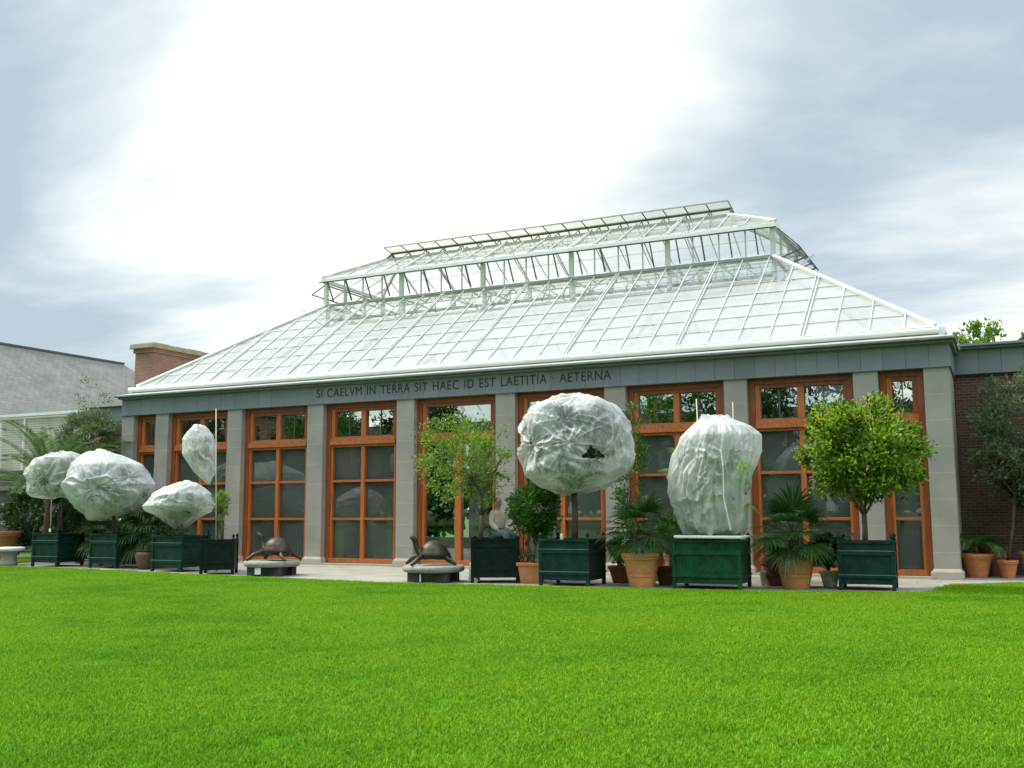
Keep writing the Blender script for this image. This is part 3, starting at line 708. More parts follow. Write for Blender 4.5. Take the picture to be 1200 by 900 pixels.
sr.quad((Ex, -8, 5.3), (Ex, 23, 5.3), (Rx, 17.2, 10.33), (Rx, -8, 10.33)); sr.quad((Ex, 23, 5.3), (-38, 23, 5.3), (Rx, 17.2, 10.33)); sr.quad((-38, 23, 5.3), (-38, -8, 5.3), (Rx, -8, 10.33), (Rx, 17.2, 10.33))
sr.build('roof', M['slate'], sh_)
MB().bar((Rx, -8, 10.36), (Rx, 17.3, 10.36), .20, .10).build('ridge_cap', M['dark_metal'], sh_)
MB().box(-37.5, Ex-.4, 4.95, 22.5, 0, 5.3).build('wall', M['brick'], sh_)
ch = thing('brick_chimney', 'broad red brick chimney with a stone cap behind the left hip of the glass roof', 'chimney', (-16.65, 5.6, 5.0))
MB().box(-.48, .48, -1.55, 1.55, 0, 3.05).build('stack', M['brick'], ch)
MB().box(-.54, .54, -1.61, 1.61, 3.05, 3.22).build('corbel', M['brick'], ch)
MB().box(-.64, .64, -1.75, 1.75, 3.22, 3.42, taper=.02).build('cap', M['cap'], ch, bevel=.02)
MB().box(-.3, .3, -1.3, -.5, 3.42, 3.50).box(-.3, .3, .6, 1.4, 3.42, 3.50).build('flue', M['brick'], ch)

# ------------------------------------------------------------------ plants: builders
def crown_points(c, R, nclump, per, cr, shell=.55, seed=0, flat=0, minz=None):
    rg = np.random.default_rng(seed); c = np.array(c); R = np.array(R)
    D = rg.normal(size=(nclump, 3)); D /= np.linalg.norm(D, axis=1)[:, None]
    rr = (shell+(1-shell)*rg.random(nclump)**.6)[:, None]
    C = c+D*R*rr*(1-cr/np.mean(R)*.5)
    sz = cr*(.6+.8*rg.random(nclump))
    P = []
    for i in range(nclump):
        d = rg.normal(size=(per, 3)); d /= np.linalg.norm(d, axis=1)[:, None]
        P.append(C[i]+d*(rg.random(per)**.5)[:, None]*sz[i]*np.array([1, 1, .8]))
    P = np.concatenate(P)
    if minz is not None: P = P[P[:, 2] > minz]
    return C, P
def limbs(mb, start, targets, r0, rg, wig=.06, nseg=5, rend=.006):
    s = Vector(start)
    for t in targets:
        t = Vector(t); pts = []; rr = []
        off = Vector((rg.uniform(-1, 1), rg.uniform(-1, 1), rg.uniform(-.3, 1)))*wig*(t-s).length
        for i in range(nseg+1):
            q = i/nseg; p = s.lerp(t, q)+off*math.sin(q*math.pi)+Vector((rg.uniform(-1, 1), rg.uniform(-1, 1), 0))*wig*.15*(t-s).length*(0 < i < nseg)
            pts.append(p); rr.append(r0*(1-q)+rend*q)
        mb.tube(pts, rr, 6)
def tree(name, label, cat, base, trunk_h, cc, R, nclump, per, cr, leafL, leafW, lmat, tr=.05, bark=None, seed=1, nfork=4, group=None, stems=1, shell=.5, droop=0, nlimb=26, minz=None, lean=(0, 0)):
    """base: where the stem leaves the soil, cc/R: crown centre and radii relative to the base"""
    rg = random.Random(seed); t = thing(name, label, cat, base, 0, group)
    C, P = crown_points(cc, R, nclump, per, cr, shell, seed, minz=minz)
    leaf_mesh('crown', P, leafL, leafW, lmat, t, droop=droop, outward=cc)
    w = MB()
    for s in range(stems):
        b0 = Vector((0, 0, 0)) if stems == 1 else Vector((rg.uniform(-.12, .12), rg.uniform(-.12, .12), 0))
        top = Vector((cc[0]*.5+lean[0]+(0 if stems == 1 else rg.uniform(-.2, .2)), cc[1]*.5+lean[1], trunk_h))
        r = tr if stems == 1 else tr*.5
        w.tube([b0, b0.lerp(top, .5)+Vector((rg.uniform(-.03, .03), rg.uniform(-.03, .03), 0)), top], [r*1.15, r, r*.9], 10)
        for f in range(nfork):
            a = 2*math.pi*f/nfork+rg.uniform(-.4, .4); mid = top+Vector((math.cos(a)*R[0]*.28, math.sin(a)*R[1]*.28, (cc[2]-trunk_h)*rg.uniform(.5, .8)))
            limbs(w, top-Vector((0, 0, .03)), [mid], r*.6, rg, .1, 4, r*.38)
            near = sorted([Vector(c) for c in C], key=lambda c: (c-mid).length)[:max(3, nlimb//(nfork*stems))]
            limbs(w, mid, near, r*.36, rg, .12, 4)
    w.build('trunk', bark or M['bark'], t, smooth=True)
    return t
def fan_leaf(L, base, dirv, plen, R, rg, spread=200, nb=26, droop=.25):
    """petiole plus a pleated fan of narrow blades"""
    base = Vector(base); d = Vector(dirv).normalized(); side = d.cross(Vector((0, 0, 1)))
    if side.length < .1: side = Vector((1, 0, 0))
    side.normalize(); upv = side.cross(d)
    tip = base+d*plen+Vector((0, 0, -.10*plen)); L[0].tube([base, base.lerp(tip, .5)+Vector((0, 0, .05*plen)), tip], [.012, .010, .007], 5)
    d2 = (d-Vector((0, 0, .35))).normalized(); side = d2.cross(Vector((0, 0, 1))).normalized(); upv = side.cross(d2)
    for i in range(nb):
        a = rad(-spread/2+spread*(i+.5)/nb)+rg.uniform(-.03, .03); l = R*(1-.25*abs(a)/rad(spread/2))*rg.uniform(.88, 1.06)
        v = d2*math.cos(a)+side*math.sin(a); w = R*.030; pw = v.cross(upv).normalized()
        p0 = tip; p1 = tip+v*l*.5+upv*.02; p2 = tip+v*l*.8-Vector((0, 0, droop*l*.12)); p3 = tip+v*l-Vector((0, 0, droop*l*.5))
        b = len(L[1].v)
        for p, ww in ((p0, w*.25), (p1, w), (p2, w*.6)):
            L[1].v += [tuple(p-pw*ww), tuple(p+pw*ww)]
        L[1].v.append(tuple(p3))
        L[1].f += [(b, b+1, b+3, b+2), (b+2, b+3, b+5, b+4), (b+4, b+5, b+6)]; L[1].mi += [0]*3
def fan_palm(name, label, base, h, R, plen, n, mat, trunk_r=.09, seed=1, group=None, el=(-25, 80), rocut=None, droop=.3, light=0):
    rg = random.Random(seed); t = thing(name, label, 'palm', base, 0, group)
    if h > .02:
        w = MB(); k = 9; w.tube([(0, 0, h*i/k) for i in range(k+1)], [trunk_r*(1.1 if i % 2 else .92) for i in range(k+1)], 12); w.build('trunk', M['fibre'], t, smooth=False)
    for i in range(n):
        az = i*2.39996+rg.uniform(-.3, .3); e_ = rad(el[0]+(el[1]-el[0])*((i+.5)/n)**.9)
        d = Vector((math.cos(az)*math.cos(e_), math.sin(az)*math.cos(e_), math.sin(e_)))
        st, bl = MB(), MB(); fan_leaf((st, bl), (0, 0, h), d, plen*rg.uniform(.75, 1.15), R*rg.uniform(.85, 1.1), rg, droop=droop)
        f = bl.build('frond', M['palm_light'] if i < light else mat, t); st.build('leaf_stalk', mat, f)
    return t
def feather_frond(mat, t, base, az, el, length, rg, arch=.9, leaflet=.32, n=34, w=.016):
    st, bl = MB(), MB(); pts = []; d = Vector((math.cos(az), math.sin(az), 0)); p = Vector(base); e_ = el
    k = 12
    for i in range(k+1):
        pts.append(p.copy()); p = p+(d*math.cos(e_)+Vector((0, 0, math.sin(e_))))*(length/k); e_ -= arch/k*(1+.8*i/k)
    st.tube(pts, [.016*(1-i/(k+1))+.003 for i in range(k+1)], 5)
    for i in range(n):
        q = .16+.84*i/n; f = q*k; j = min(k-1, int(f)); p = pts[j].lerp(pts[j+1], f-j); tg = (pts[j+1]-pts[j]).normalized()
        sdv = tg.cross(Vector((0, 0, 1))).normalized(); upv = sdv.cross(tg)
        for s_ in (-1, 1):
            l = leaflet*math.sin(math.pi*(.12+.80*q))**.6*rg.uniform(.85, 1.1)
            v = (sdv*s_*.75+tg*.6+upv*.28).normalized(); pw = tg*.8
            b = len(bl.v); m1 = p+v*l*.5; e1 = p+v*l-Vector((0, 0, .12*l))
            bl.v += [tuple(p), tuple(m1+pw*w), tuple(e1), tuple(m1-pw*w)]; bl.f.append((b, b+1, b+2, b+3)); bl.mi.append(0)
    f = bl.build('frond', mat, t); st.build('leaf_stalk', mat, f)
def feather_palm(name, label, base, h, n, length, mat, seed=1, el=(20, 80), azr=(0, 2*math.pi), arch=.9, leaflet=.32, trunk_r=.08, group=None, nl=34, w=.016):
    rg = random.Random(seed); t = thing(name, label, 'palm', base, 0, group)
    if h > .02:
        MB().tube([(0, 0, 0), (0, 0, h*.5), (0, 0, h)], [trunk_r*1.1, trunk_r, trunk_r*.8], 10).build('trunk', M['fibre'], t, smooth=True)
    for i in range(n):
        az = azr[0]+(azr[1]-azr[0])*((i*.61803) % 1)+rg.uniform(-.1, .1)
        feather_frond(mat, t, (0, 0, h), az, rad(rg.uniform(*el)), length*rg.uniform(.8, 1.1), rg, arch, leaflet, nl, w)
    return t
POTP = [(.62, 0), (.64, .02), (.72, .25), (.80, .50), (.90, .74), (.93, .80), (1.0, .805), (1.02, .83), (1.0, .86), (.985, .87), (1.04, .89), (1.05, .96), (1.02, 1.0), (.92, 1.0), (.90, .93), (.0, .93)]
def pot(label, x, y, r, h, mat, z=0, cat='pot', prof=POTP, group=None, name='terracotta_pot', square=False, bands=True):
    t = thing(name, label, cat, (x, y, z), 0, group)
    if square:
        b = MB(); n = 24
        b.lathe([(r*.80*1.1, 0), (r*.98*1.1, h*.84), (r*1.10*1.1, h*.84+.001), (r*1.12*1.1, h), (r*.98*1.1, h), (r*.95*1.1, h*.93), (0, h*.93)], 4)
        o = b.build('pot_body', mat, t, bevel=.012); o.rotation_euler = (0, 0, rad(45+8))
    else:
        b = MB().lathe([(a*r*.97, c*h) for a, c in prof], 40)
        if bands:
            for zz in (.30, .42): b.lathe([(r*(.62+.30*zz)*.99, zz*h), (r*(.665+.30*zz)*.995, zz*h+.006), (r*(.63+.30*zz)*.99, zz*h+.014)], 40)
        o = b.build('pot_body', mat, t, smooth=True)
        md = o.modifiers.new('split', 'EDGE_SPLIT'); md.split_angle = rad(40)
    MB().lathe([(r*.88, h*.905), (r*.5, h*.945), (0.001, h*.95)], 20).build('soil', M['soil'], t, smooth=True)
    return t
def planter(label, x, y, w, dpt, h, rz=0, mat=None, style='rails', group=None, finial=True):
    """square wooden tree box: four panels between corner posts, two rails round it"""
    mat = mat or M['box']; t = thing('tree_box', label, 'planter', (x, y, 0), rz, group)
    P = .075; a, b_ = w/2, dpt/2; z0 = .07; top = h
    for sx_, sy_ in ((-1, -1), (1, -1), (-1, 1), (1, 1)):
        q = MB().box(sx_*a-P/2, sx_*a+P/2, sy_*b_-P/2, sy_*b_+P/2, 0, top+.03).build('corner_post', mat, t, bevel=.006)
        if finial:
            MB().lathe([(.02, top+.03), (.018, top+.05), (.038, top+.075), (.042, top+.10), (.028, top+.13), (.008, top+.15), (.001, top+.155)], 12, sx_*a, sy_*b_).build('finial', mat, q, smooth=True)
    for k in range(4):
        q = MB(); hw = (a if k % 2 == 0 else b_); off = (b_ if k % 2 == 0 else a)
        sgn = -1 if k in (0, 3) else 1
        def bb(u0, u1, o0, o1, z_0, z_1, mb):
            if k % 2 == 0: mb.box(u0, u1, sgn*off+o0, sgn*off+o1, z_0, z_1)
            else: mb.box(sgn*off+o0, sgn*off+o1, u0, u1, z_0, z_1)
        if style == 'slats':
            n = int(2*hw/.075)
            for i in range(n):
                u0 = -hw+P/2+(2*hw-P)*i/n; u1 = -hw+P/2+(2*hw-P)*(i+1)/n
                bb(u0+.004, u1-.004, -.012, .012, .12, top, q)
            bb(-hw+P/2, hw-P/2, -.006, .006, .11, top-.01, q)
        else:
            bb(-hw+P/2, hw-P/2, -.012, .012, .12, top-.02, q)
        q.build('panel', mat, t, bevel=.003)
        rl = MB(); so2 = sgn*.028
        for (za, zb_) in (((.70, .78), (.24, .30), (top-.045, top)) if style != 'flat' else ((.80, .84), (.28, .31), (top-.03, top))):
            d_ = .03 if style != 'flat' else .014
            if k % 2 == 0: rl.box(-hw-.045, hw+.045, sgn*(off+.012)+(-d_ if sgn < 0 else 0), sgn*(off+.012)+(0 if sgn < 0 else d_)+0, za, zb_)
            else: rl.box(sgn*(off+.012)+(-d_ if sgn < 0 else 0), sgn*(off+.012)+(0 if sgn < 0 else d_), -hw+P/2, hw-P/2, za, zb_)
        ro = rl.build('rail', mat, t, bevel=.004)
        if style == 'rails' and k == 0:
            ed = MB()
            for zz in (.782, .302): ed.box(-hw-.045, hw+.045, -off-.046, -off-.012, zz, zz+.013)
            ed.build('metal_strip', M['box_edge'], ro)
    MB().box(-a+.04, a-.04, -b_+.04, b_-.04, .13, top-.08).build('soil', M['soil'], t)
    return t
def cover(name, label, c, R, pinches, prof=None, seed=1, hole=None, mat=None, nu=260, nv=170, amp=1.0, ex=2.6, hang=.3, exb=None):
    """gathered fleece bag: superellipsoid, loose facets, long creases, and folds that run into the tied points"""
    t = thing(name, label, 'frost cover', c); pn = [(Vector(p).normalized(), dp, rg_, k) for p, dp, rg_, k in pinches]
    V = []; off = Vector((seed*13.7, seed*5.1, seed*3.3)); frames = []
    nz = noise.noise
    for p, dp, rg_, k in pn:
        u = p.orthogonal().normalized(); frames.append((u, p.cross(u)))
    for i in range(nv+1):
        ph = math.pi*i/nv; st, ct = math.sin(ph), math.cos(ph)
        for j in range(nu):
            th = 2*math.pi*j/nu; d = Vector((st*math.cos(th), st*math.sin(th), ct))
            e2 = ex if (d.z > 0 or not exb) else exb; m_ = (math.hypot(d.x, d.y)**e2+abs(d.z)**e2)**(-1/e2); q = d*m_
            r = 1.0+.085*amp*nz(d*1.2+off)+.05*amp*nz(d*2.6-off)
            # a few long sharp creases
            wv = d*1.25+off+Vector((nz(d*1.3+off), nz(d*1.3-off), nz(d*1.6+off)))*.9
            r += .055*amp*(max(0, 1-abs(nz(wv))*3.2)**2)
            wv = Vector((d.x*3.1, d.y*3.1, d.z*1.6))-off+Vector((nz(d*2.2+off), nz(d*2.2-off), nz(d*2+off)))*.8
            r += .015*amp*(max(0, 1-abs(nz(wv))*3.0)**2)
            # hanging folds
            r += .03*hang*amp*abs(nz(Vector((math.cos(th)*6, math.sin(th)*6, d.z*.9))+off))*2*st
            r += .004*amp*nz(d*22+off)
            for (p, dp, rg_, k), (u, v_) in zip(pn, frames):
                ang = math.acos(max(-1, min(1, d.dot(p))))
                if ang < rg_:
                    f = 1-ang/rg_; al = math.atan2(d.dot(v_), d.dot(u))
                    al2 = al+.35*nz(Vector((math.cos(al)*2, math.sin(al)*2, ang*1.5))+off)
                    n_ = nz(Vector((math.cos(al)*3+p.x*5, math.sin(al)*3, p.z*3)))
                    fold = 1-abs(math.sin(al2*k*.5+2.5*n_))
                    r += -dp*f**2.2+.075*amp*(fold**1.6-.3)*min(1, ang/.10)*f**1.1*(.35+.65*max(0, .5+n_))
            x, y, z = q.x*R[0]*r, q.y*R[1]*r, q.z*R[2]*(1+(r-1)*.8)
            if prof:
                tt = 1-(z/R[2]+1)/2; lf = np.interp(tt, prof[0], prof[1]); rt = np.interp(tt, prof[0], prof[2])
                wdt = (lf+rt)/2; x = x*wdt+(rt-lf)/2*R[0]; y = y*wdt
            V.append((x, y, z))
    A = np.array(V); lo = A.min(0); hi = A.max(0); A = ((A-(lo+hi)/2)/((hi-lo)/2))*np.array(R); V = [tuple(q) for q in A]
    F = []
    for i in range(nv):
        for j in range(nu):
            if hole:
                a = V[i*nu+j]; hx = (a[0]/R[0]-hole[0])/hole[2]; hz = (a[2]/R[2]-hole[1])/hole[3]
                if a[1] < 0 and hz > -.9 and hz < 1-1.1*abs(hx+.25+.3*hz)+.10*math.sin(7*hx)+.08*math.sin(9*hz) and hx < .9: continue
            F.append((i*nu+j, (i+1)*nu+j, (i+1)*nu+(j+1) % nu, i*nu+(j+1) % nu))
    o = npmesh('fleece', np.array(V), np.array(F), mat or M['fleece'], t, smooth=True)
    return t
def inner_foliage(name, label, cat, base, cc, R, mat, n=5000, L=.09, Wd=.035, seed=3, trunk=.04, th=None, stems=1, shell=.6, group=None):
    return tree(name, label, cat, base, th or cc[2]*.6, cc, R, 70, n//70, .22, L, Wd, mat, trunk, M['bark'], seed, 3, group, stems, shell, nlimb=18)

# ------------------------------------------------------------------ planters
GB = 'dark green wooden tree boxes along the terrace'
planter('dark green tree box at the far left end of the row', -11.95, -3.62, .98, .98, 1.0, rad(3), group=GB)
planter('dark green tree box below the widest low fleece bag', -9.52, -3.58, 1.05, .98, 1.0, rad(-1), group=GB)
planter('dark green tree box under the low slanting fleece bag', -6.38, -4.22, 1.10, .98, .98, rad(-3), group=GB)
planter('small dark green box, coloured blackish for shade, holding the tall thin pole', -4.42, -4.85, .80, .80, .90, rad(34), M['box_shaded'], 'flat', GB)
planter('dark green box, coloured blackish for shade, under the loose open tree, a person sitting on its rim', 3.74, -4.72, 1.02, 1.02, 1.0, rad(25), M['box_shaded'], 'flat', GB, finial=False)
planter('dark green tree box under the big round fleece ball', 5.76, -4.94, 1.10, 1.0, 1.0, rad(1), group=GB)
planter('wide mid green slatted box under the tall fleece hood', 8.82, -4.66, 1.36, 1.0, 1.0, rad(2), M['box_mid'], 'slats', GB)
planter('dark green tree box with pointed posts under the orange tree', 11.84, -3.72, 1.02, .92, .98, rad(3), group=GB)
MB().box(8.15, 9.5, -5.18, -5.13, 1.0, 1.06).box(8.15, 8.2, -5.13, -4.15, 1.0, 1.06).box(9.45, 9.5, -5.13, -4.15, 1.0, 1.06)

# ------------------------------------------------------------------ trees in the row
OR = tree('orange_tree', 'round glossy orange tree with small fruit beside the right end pillar', 'orange tree', (11.80, -3.72, .90), .62, (.02, 0, 1.93), (1.36, 1.25, 1.20), 175, 125, .27, .10, .045, M['leaf_orange'], .055, M['bark'], 5, 5, shell=.45, nlimb=60)
rg = random.Random(4)
for i in range(26):
    a = rg.uniform(2.6, 5.4); e_ = rg.uniform(.45, 1.2) if i < 22 else rg.uniform(-.5, .3); d = Vector((math.cos(a)*math.cos(e_), math.sin(a)*math.cos(e_), math.sin(e_)))
    p = Vector((d.x*1.26, d.y*1.18, 1.93+d.z*1.16)); r = .022
    MB().lathe([(.001, -r), (r*.6, -r*.8), (r, 0), (r*.6, r*.8), (.001, r)], 8).build('fruit', M['fruit'], OR, smooth=True, loc=p)
tree('open_tree', 'loose light green tree in front of the clear glass doorway', 'tree', (3.35, -4.72, .92), .60, (-.50, .1, 1.90), (1.42, 1.15, 1.35), 105, 62, .28, .085, .032, M['leaf_airy'], .05, M['bark'], 9, 4, shell=.25, nlimb=60, lean=(.25, 0))
tree('slim_tree', 'slim leafy tree growing behind the left of the big fleece ball', 'tree', (4.55, -3.0, 0), 1.4, (-.1, 0, 3.0), (.55, .5, 1.3), 38, 60, .22, .085, .032, M['leaf_airy'], .03, M['bark'], 19, 3, shell=.2, nlimb=24)
tree('round_bush', 'dense bright green bush in the square clay pot', 'bush', (4.72, -4.75, .40), .45, (0, 0, 1.25), (.62, .5, .72), 60, 110, .20, .085, .036, M['leaf_mid'], .03, M['bark'], 12, 4, stems=4, nlimb=30)
inner_foliage('covered_round_tree', 'dark leafy tree standing inside the big round fleece ball', 'tree', (5.80, -4.9, .92), (0, 0, 2.17), (1.15, 1.02, .95), M['leaf_dark'], 17000, .10, .045, 22, .07, 1.15)
tree('climbing_shrub', 'tall thin dark shrub between the fleece ball and the window', 'shrub', (6.0, -1.7, 0), 1.0, (-.0, 0, 2.6), (.42, .4, 2.1), 40, 75, .20, .09, .04, M['leaf_mid'], .03, M['bark'], 31, 3, nlimb=20)
fan_palm('fan_palm', 'dark fan palm in the tan banded pot', (7.35, -4.95, .60), .55, .62, .52, 22, M['palm_dark'], .11, 2, 'fan palms', (-35, 75), light=2)
fan_palm('fan_palm', 'dark shaggy fan palm right of the tall fleece hood, one yellow green leaf hanging', (10.42, -4.1, .60), .50, .66, .55, 24, M['palm_dark'], .10, 6, 'fan palms', (-45, 78), light=2)
fan_palm('fan_palm', 'fan palm whose pale leaf tips show left of the tall fleece hood', (8.05, -2.6, .4), 2.0, .62, .55, 14, M['palm_light'], .08, 8, 'fan palms', (-10, 80))
fan_palm('hooded_palm', 'palm inside the tall fleece hood, a yellow leaf poking out', (8.95, -4.55, .9), 1.0, .55, .45, 12, M['palm_light'], .09, 14, None, (-10, 85))
tree('dark_shrub', 'small dark shrub between the tan pot and the orange tree box', 'shrub', (11.0, -3.4, .25), .25, (0, 0, .55), (.42, .35, .42), 34, 70, .14, .07, .035, M['leaf_dark'], .02, M['bark'], 41, 4)
tree('pot_shrub', 'small dark plant in the brown pot right of the fleece ball box', 'plant', (6.55, -4.0, .33), .12, (0, 0, .38), (.32, .3, .32), 22, 50, .12, .08, .04, M['leaf_mid'], .015, M['bark'], 43, 3)
tree('leafy_plant', 'sprawling plant behind the pinkish pot', 'plant', (7.5, -3.3, .3), .3, (0, 0, .75), (.45, .35, .45), 26, 60, .15, .10, .03, M['leaf_mid'], .02, M['bark'], 44, 4)
# the left group
inner_foliage('covered_palm_tree', 'dark tree inside the leftmost fleece bag', 'tree', (-12.0, -3.6, .92), (.0, 0, 1.84), (.78, .70, .54), M['leaf_mid'], 4200, .12, .04, 50, .04, 1.3, 3)
inner_foliage('covered_spreading_tree', 'leafy tree inside the widest low fleece bag', 'tree', (-9.5, -3.6, .92), (-.30, 0, 1.47), (1.10, .90, .78), M['leaf_mid'], 8000, .12, .04, 51, .05, .8, 3)
inner_foliage('covered_low_tree', 'low tree inside the slanting fleece bag', 'tree', (-6.4, -4.2, .90), (-.18, 0, .92), (.75, .62, .38), M['leaf_mid'], 4000, .11, .04, 52, .05, .5, 3)
tree('bright_shrub', 'small yellow green tuft sticking out right of the slanting fleece bag', 'shrub', (-5.35, -3.9, 0), 1.2, (.10, 0, 1.85), (.26, .22, .36), 14, 45, .15, .10, .03, M['leaf_airy'], .02, M['bark'], 53, 3)
fan_palm('trailing_palm', 'dark narrow leaved palm behind the box of the widest fleece bag', (-8.6, -3.2, 0), 1.0, .8, .55, 16, M['palm_dark'], .07, 54, 'fan palms', (-50, 60), droop=.8)
fan_palm('trailing_palm', 'light green bushy palm between the two left fleece bags', (-10.9, -2.9, 0), .8, .7, .6, 14, M['palm_feather'], .07, 55, 'fan palms', (-30, 80), droop=.6)
feather_palm('feather_palm', 'large arching feather palm at the far left above the first box', (-14.9, -1.6, 0), 2.2, 30, 3.5, M['palm_feather'], 56, (25, 85), (0, 2*math.pi), .95, .55, .13, nl=54, w=.030)
feather_palm('small_feather_palm', 'short feathery palm rising behind the widest fleece bag', (-8.9, -2.6, 0), 1.2, 16, 1.5, M['palm_feather'], 57, (35, 85), (0, 2*math.pi), 1.1, .36, .07)
tree('olive_tree', 'grey green olive tree in front of the brick annex', 'olive tree', (-14.9, .0, 0), 2.2, (0, 0, 4.0), (1.55, 1.0, 1.5), 150, 110, .28, .11, .034, M['leaf_olive'], .07, M['bark'], 58, 5, nlimb=40)
tree('dark_evergreen', 'dark evergreen bush filling the far left corner', 'bush', (-17.6, .4, 0), .5, (0, 0, 1.5), (2.3, 1.0, 1.5), 130, 90, .35, .13, .06, M['leaf_dark'], .06, M['bark'], 59, 5)
tree('dark_evergreen', 'dark bush behind the leftmost tree box', 'bush', (-14.0, -.9, 0), .4, (0, 0, 1.1), (1.4, .7, 1.05), 90, 80, .30, .12, .05, M['leaf_dark'], .05, M['bark'], 60, 5)
tree('dark_evergreen', 'dark bush between the second and third tree boxes at left', 'bush', (-10.4, -1.6, 0), .4, (0, 0, .9), (1.9, .6, .85), 80, 70, .28, .12, .05, M['leaf_dark'], .05, M['bark'], 61, 5)
# the right corner
tree('olive_tree', 'tall olive tree against the shade-darkened brick wall, growing from the small ornate pot', 'olive tree', (14.42, 1.15, .38), 1.6, (.50, -.1, 2.9), (1.40, .8, 1.75), 120, 105, .26, .10, .030, M['leaf_olive'], .035, M['bark'], 62, 5, nlimb=40)
tree('dark_evergreen', 'dark leafy tree at the right edge behind the clay pots', 'tree', (15.1, 1.5, .4), 1.2, (0, 0, 1.9), (.85, .5, 1.1), 70, 80, .24, .09, .05, M['leaf_dark'], .03, M['bark'], 63, 4)
feather_palm('cycad', 'small arching cycad in the wide clay pot by the brick wall', (13.75, 1.15, .5), .25, 11, .95, M['leaf_mid'], 64, (15, 70), (0, 2*math.pi), 1.3, .20, .05)
tree('background_tree', 'leafy tree crown rising behind the roof of the right wing', 'tree', (13.9, 30, 0), 6, (-.2, 0, 9.2), (1.9, 1.8, 1.9), 48, 60, .42, .22, .12, M['leaf_airy'], .2, M['bark'], 65, 5)
tree('background_tree', 'sliver of dark tree above the right wing at the photo edge', 'tree', (16.6, 30, 0), 6, (0, 0, 8.9), (1.6, 1.6, 2.0), 60, 60, .45, .26, .15, M['leaf_mid'], .2, M['bark'], 66, 5)
tree('bare_tree', 'thin twiggy tree in front of the grey slate roof', 'tree', (-18.3, 3.2, 0), 4.0, (0, 0, 6.0), (.9, .8, 1.3), 30, 22, .25, .12, .04, M['leaf_olive'], .05, M['bark'], 67, 5, nlimb=40)

# ------------------------------------------------------------------ fleece covers
cover('fleece_bag', 'leftmost white fleece bag, tied in two lobes on a slim stem', (-12.12, -3.6, 2.80), (.98, .90, .76), [((.25, -1, -.55), .55, 1.4, 14), ((.15, -.4, 1), .35, .9, 8), ((-.8, -.6, -.4), .06, .8, 10)], ([0, .15, .5, 1], [.45, .70, 1.0, .95], [.85, 1.0, 1.0, .85]), 1, mat=M['fleece_thin'], ex=3.4, amp=1.3, exb=7)
cover('fleece_bag', 'widest low white fleece bag over the second tree box', (-9.85, -3.55, 2.45), (1.45, 1.20, 1.10), [((.45, -1, -.15), .24, 1.3, 14), ((-.5, -.7, -.9), .15, .9, 12), ((1, -.3, .2), .18, .7, 9)], ([0, .2, .5, .8, 1], [.85, .88, 1.0, .80, .72], [.15, .80, 1.05, .80, .55]), 2, ex=3.0, amp=1.3, exb=4.5)
cover('fleece_bag', 'low slanting white fleece bag gathered to a point below', (-6.60, -4.1, 1.83), (1.08, .95, .70), [((.15, -.45, -1), .10, 1.7, 16), ((1, -.3, .1), .12, .7, 8)], ([0, .25, .5, .60, .75, 1], [.35, .72, 1.0, 1.0, .62, .30], [.75, 1.0, 1.05, .90, .62, .30]), 3, amp=1.2)
cover('fleece_bag', 'small white fleece bag tied high on the thin pole', (-5.20, -4.85, 3.17), (.50, .42, .84), [((.25, -.3, -1), .05, 1.6, 12), ((-.2, -1, .5), .14, .9, 9), ((.6, -1, -.2), .10, .8, 8)], ([0, .2, .5, .8, 1], [.80, 1.0, .95, .20, -.5], [.62, .80, .90, 1.1, .95]), 4, mat=M['fleece_thin'], nu=180, nv=130, amp=1.3)
cover('fleece_ball', 'big round white fleece ball with a torn opening on its right', (5.84, -4.92, 3.10), (1.36, 1.24, 1.16), [((-.80, -1, -.02), .22, 1.25, 18), ((.10, -1, .60), .20, 1.0, 12), ((.25, -1, -.02), .14, 1.1, 14), ((0, -.4, -1), .12, 1.0, 18), ((-.5, -.6, .95), .08, .5, 9)], ([0, .12, .5, .8, 1], [.80, .95, 1.0, .93, .60], [.85, .97, 1.02, .96, .60]), 5, hole=(.60, -.20, .11, .13), ex=3.0, mat=M['fleece_thin'], amp=1.3)
fc6 = cover('fleece_hood', 'tall white fleece hood with a knotted right shoulder, tied to the slatted box', (8.92, -4.66, 2.36), (1.03, .78, 1.31), [((.62, -1, .42), .28, 1.3, 20), ((-.75, -1, -1.0), .14, 1.3, 16), ((-.45, -1, .55), .18, 1.0, 8), ((.2, -1, -.1), .10, .9, 7)], ([0, .02, .07, .15, .30, .50, .65, .85, 1], [.34, .40, .50, .66, .84, .98, 1.0, .90, .80], [.48, .58, .84, 1.0, .96, .74, .66, .60, .54]), 6, ex=6.0, hang=3.4, amp=1.05, exb=12)
MB().bar((-.72, -.60, -1.29), (.66, -.60, -1.29), .05, .06).bar((-.72, -.60, -1.29), (-.72, .5, -1.29), .05, .06).bar((.66, -.60, -1.29), (.66, .5, -1.29), .05, .06).build('tie_band', M['linen'], fc6, bevel=.02)
MB().tube([(.38, -.86, .50), (.42, -.88, .15), (.40, -.80, -.5), (.50, -.72, -1.15)], .012, 6).build('tie_string', M['linen'], fc6)
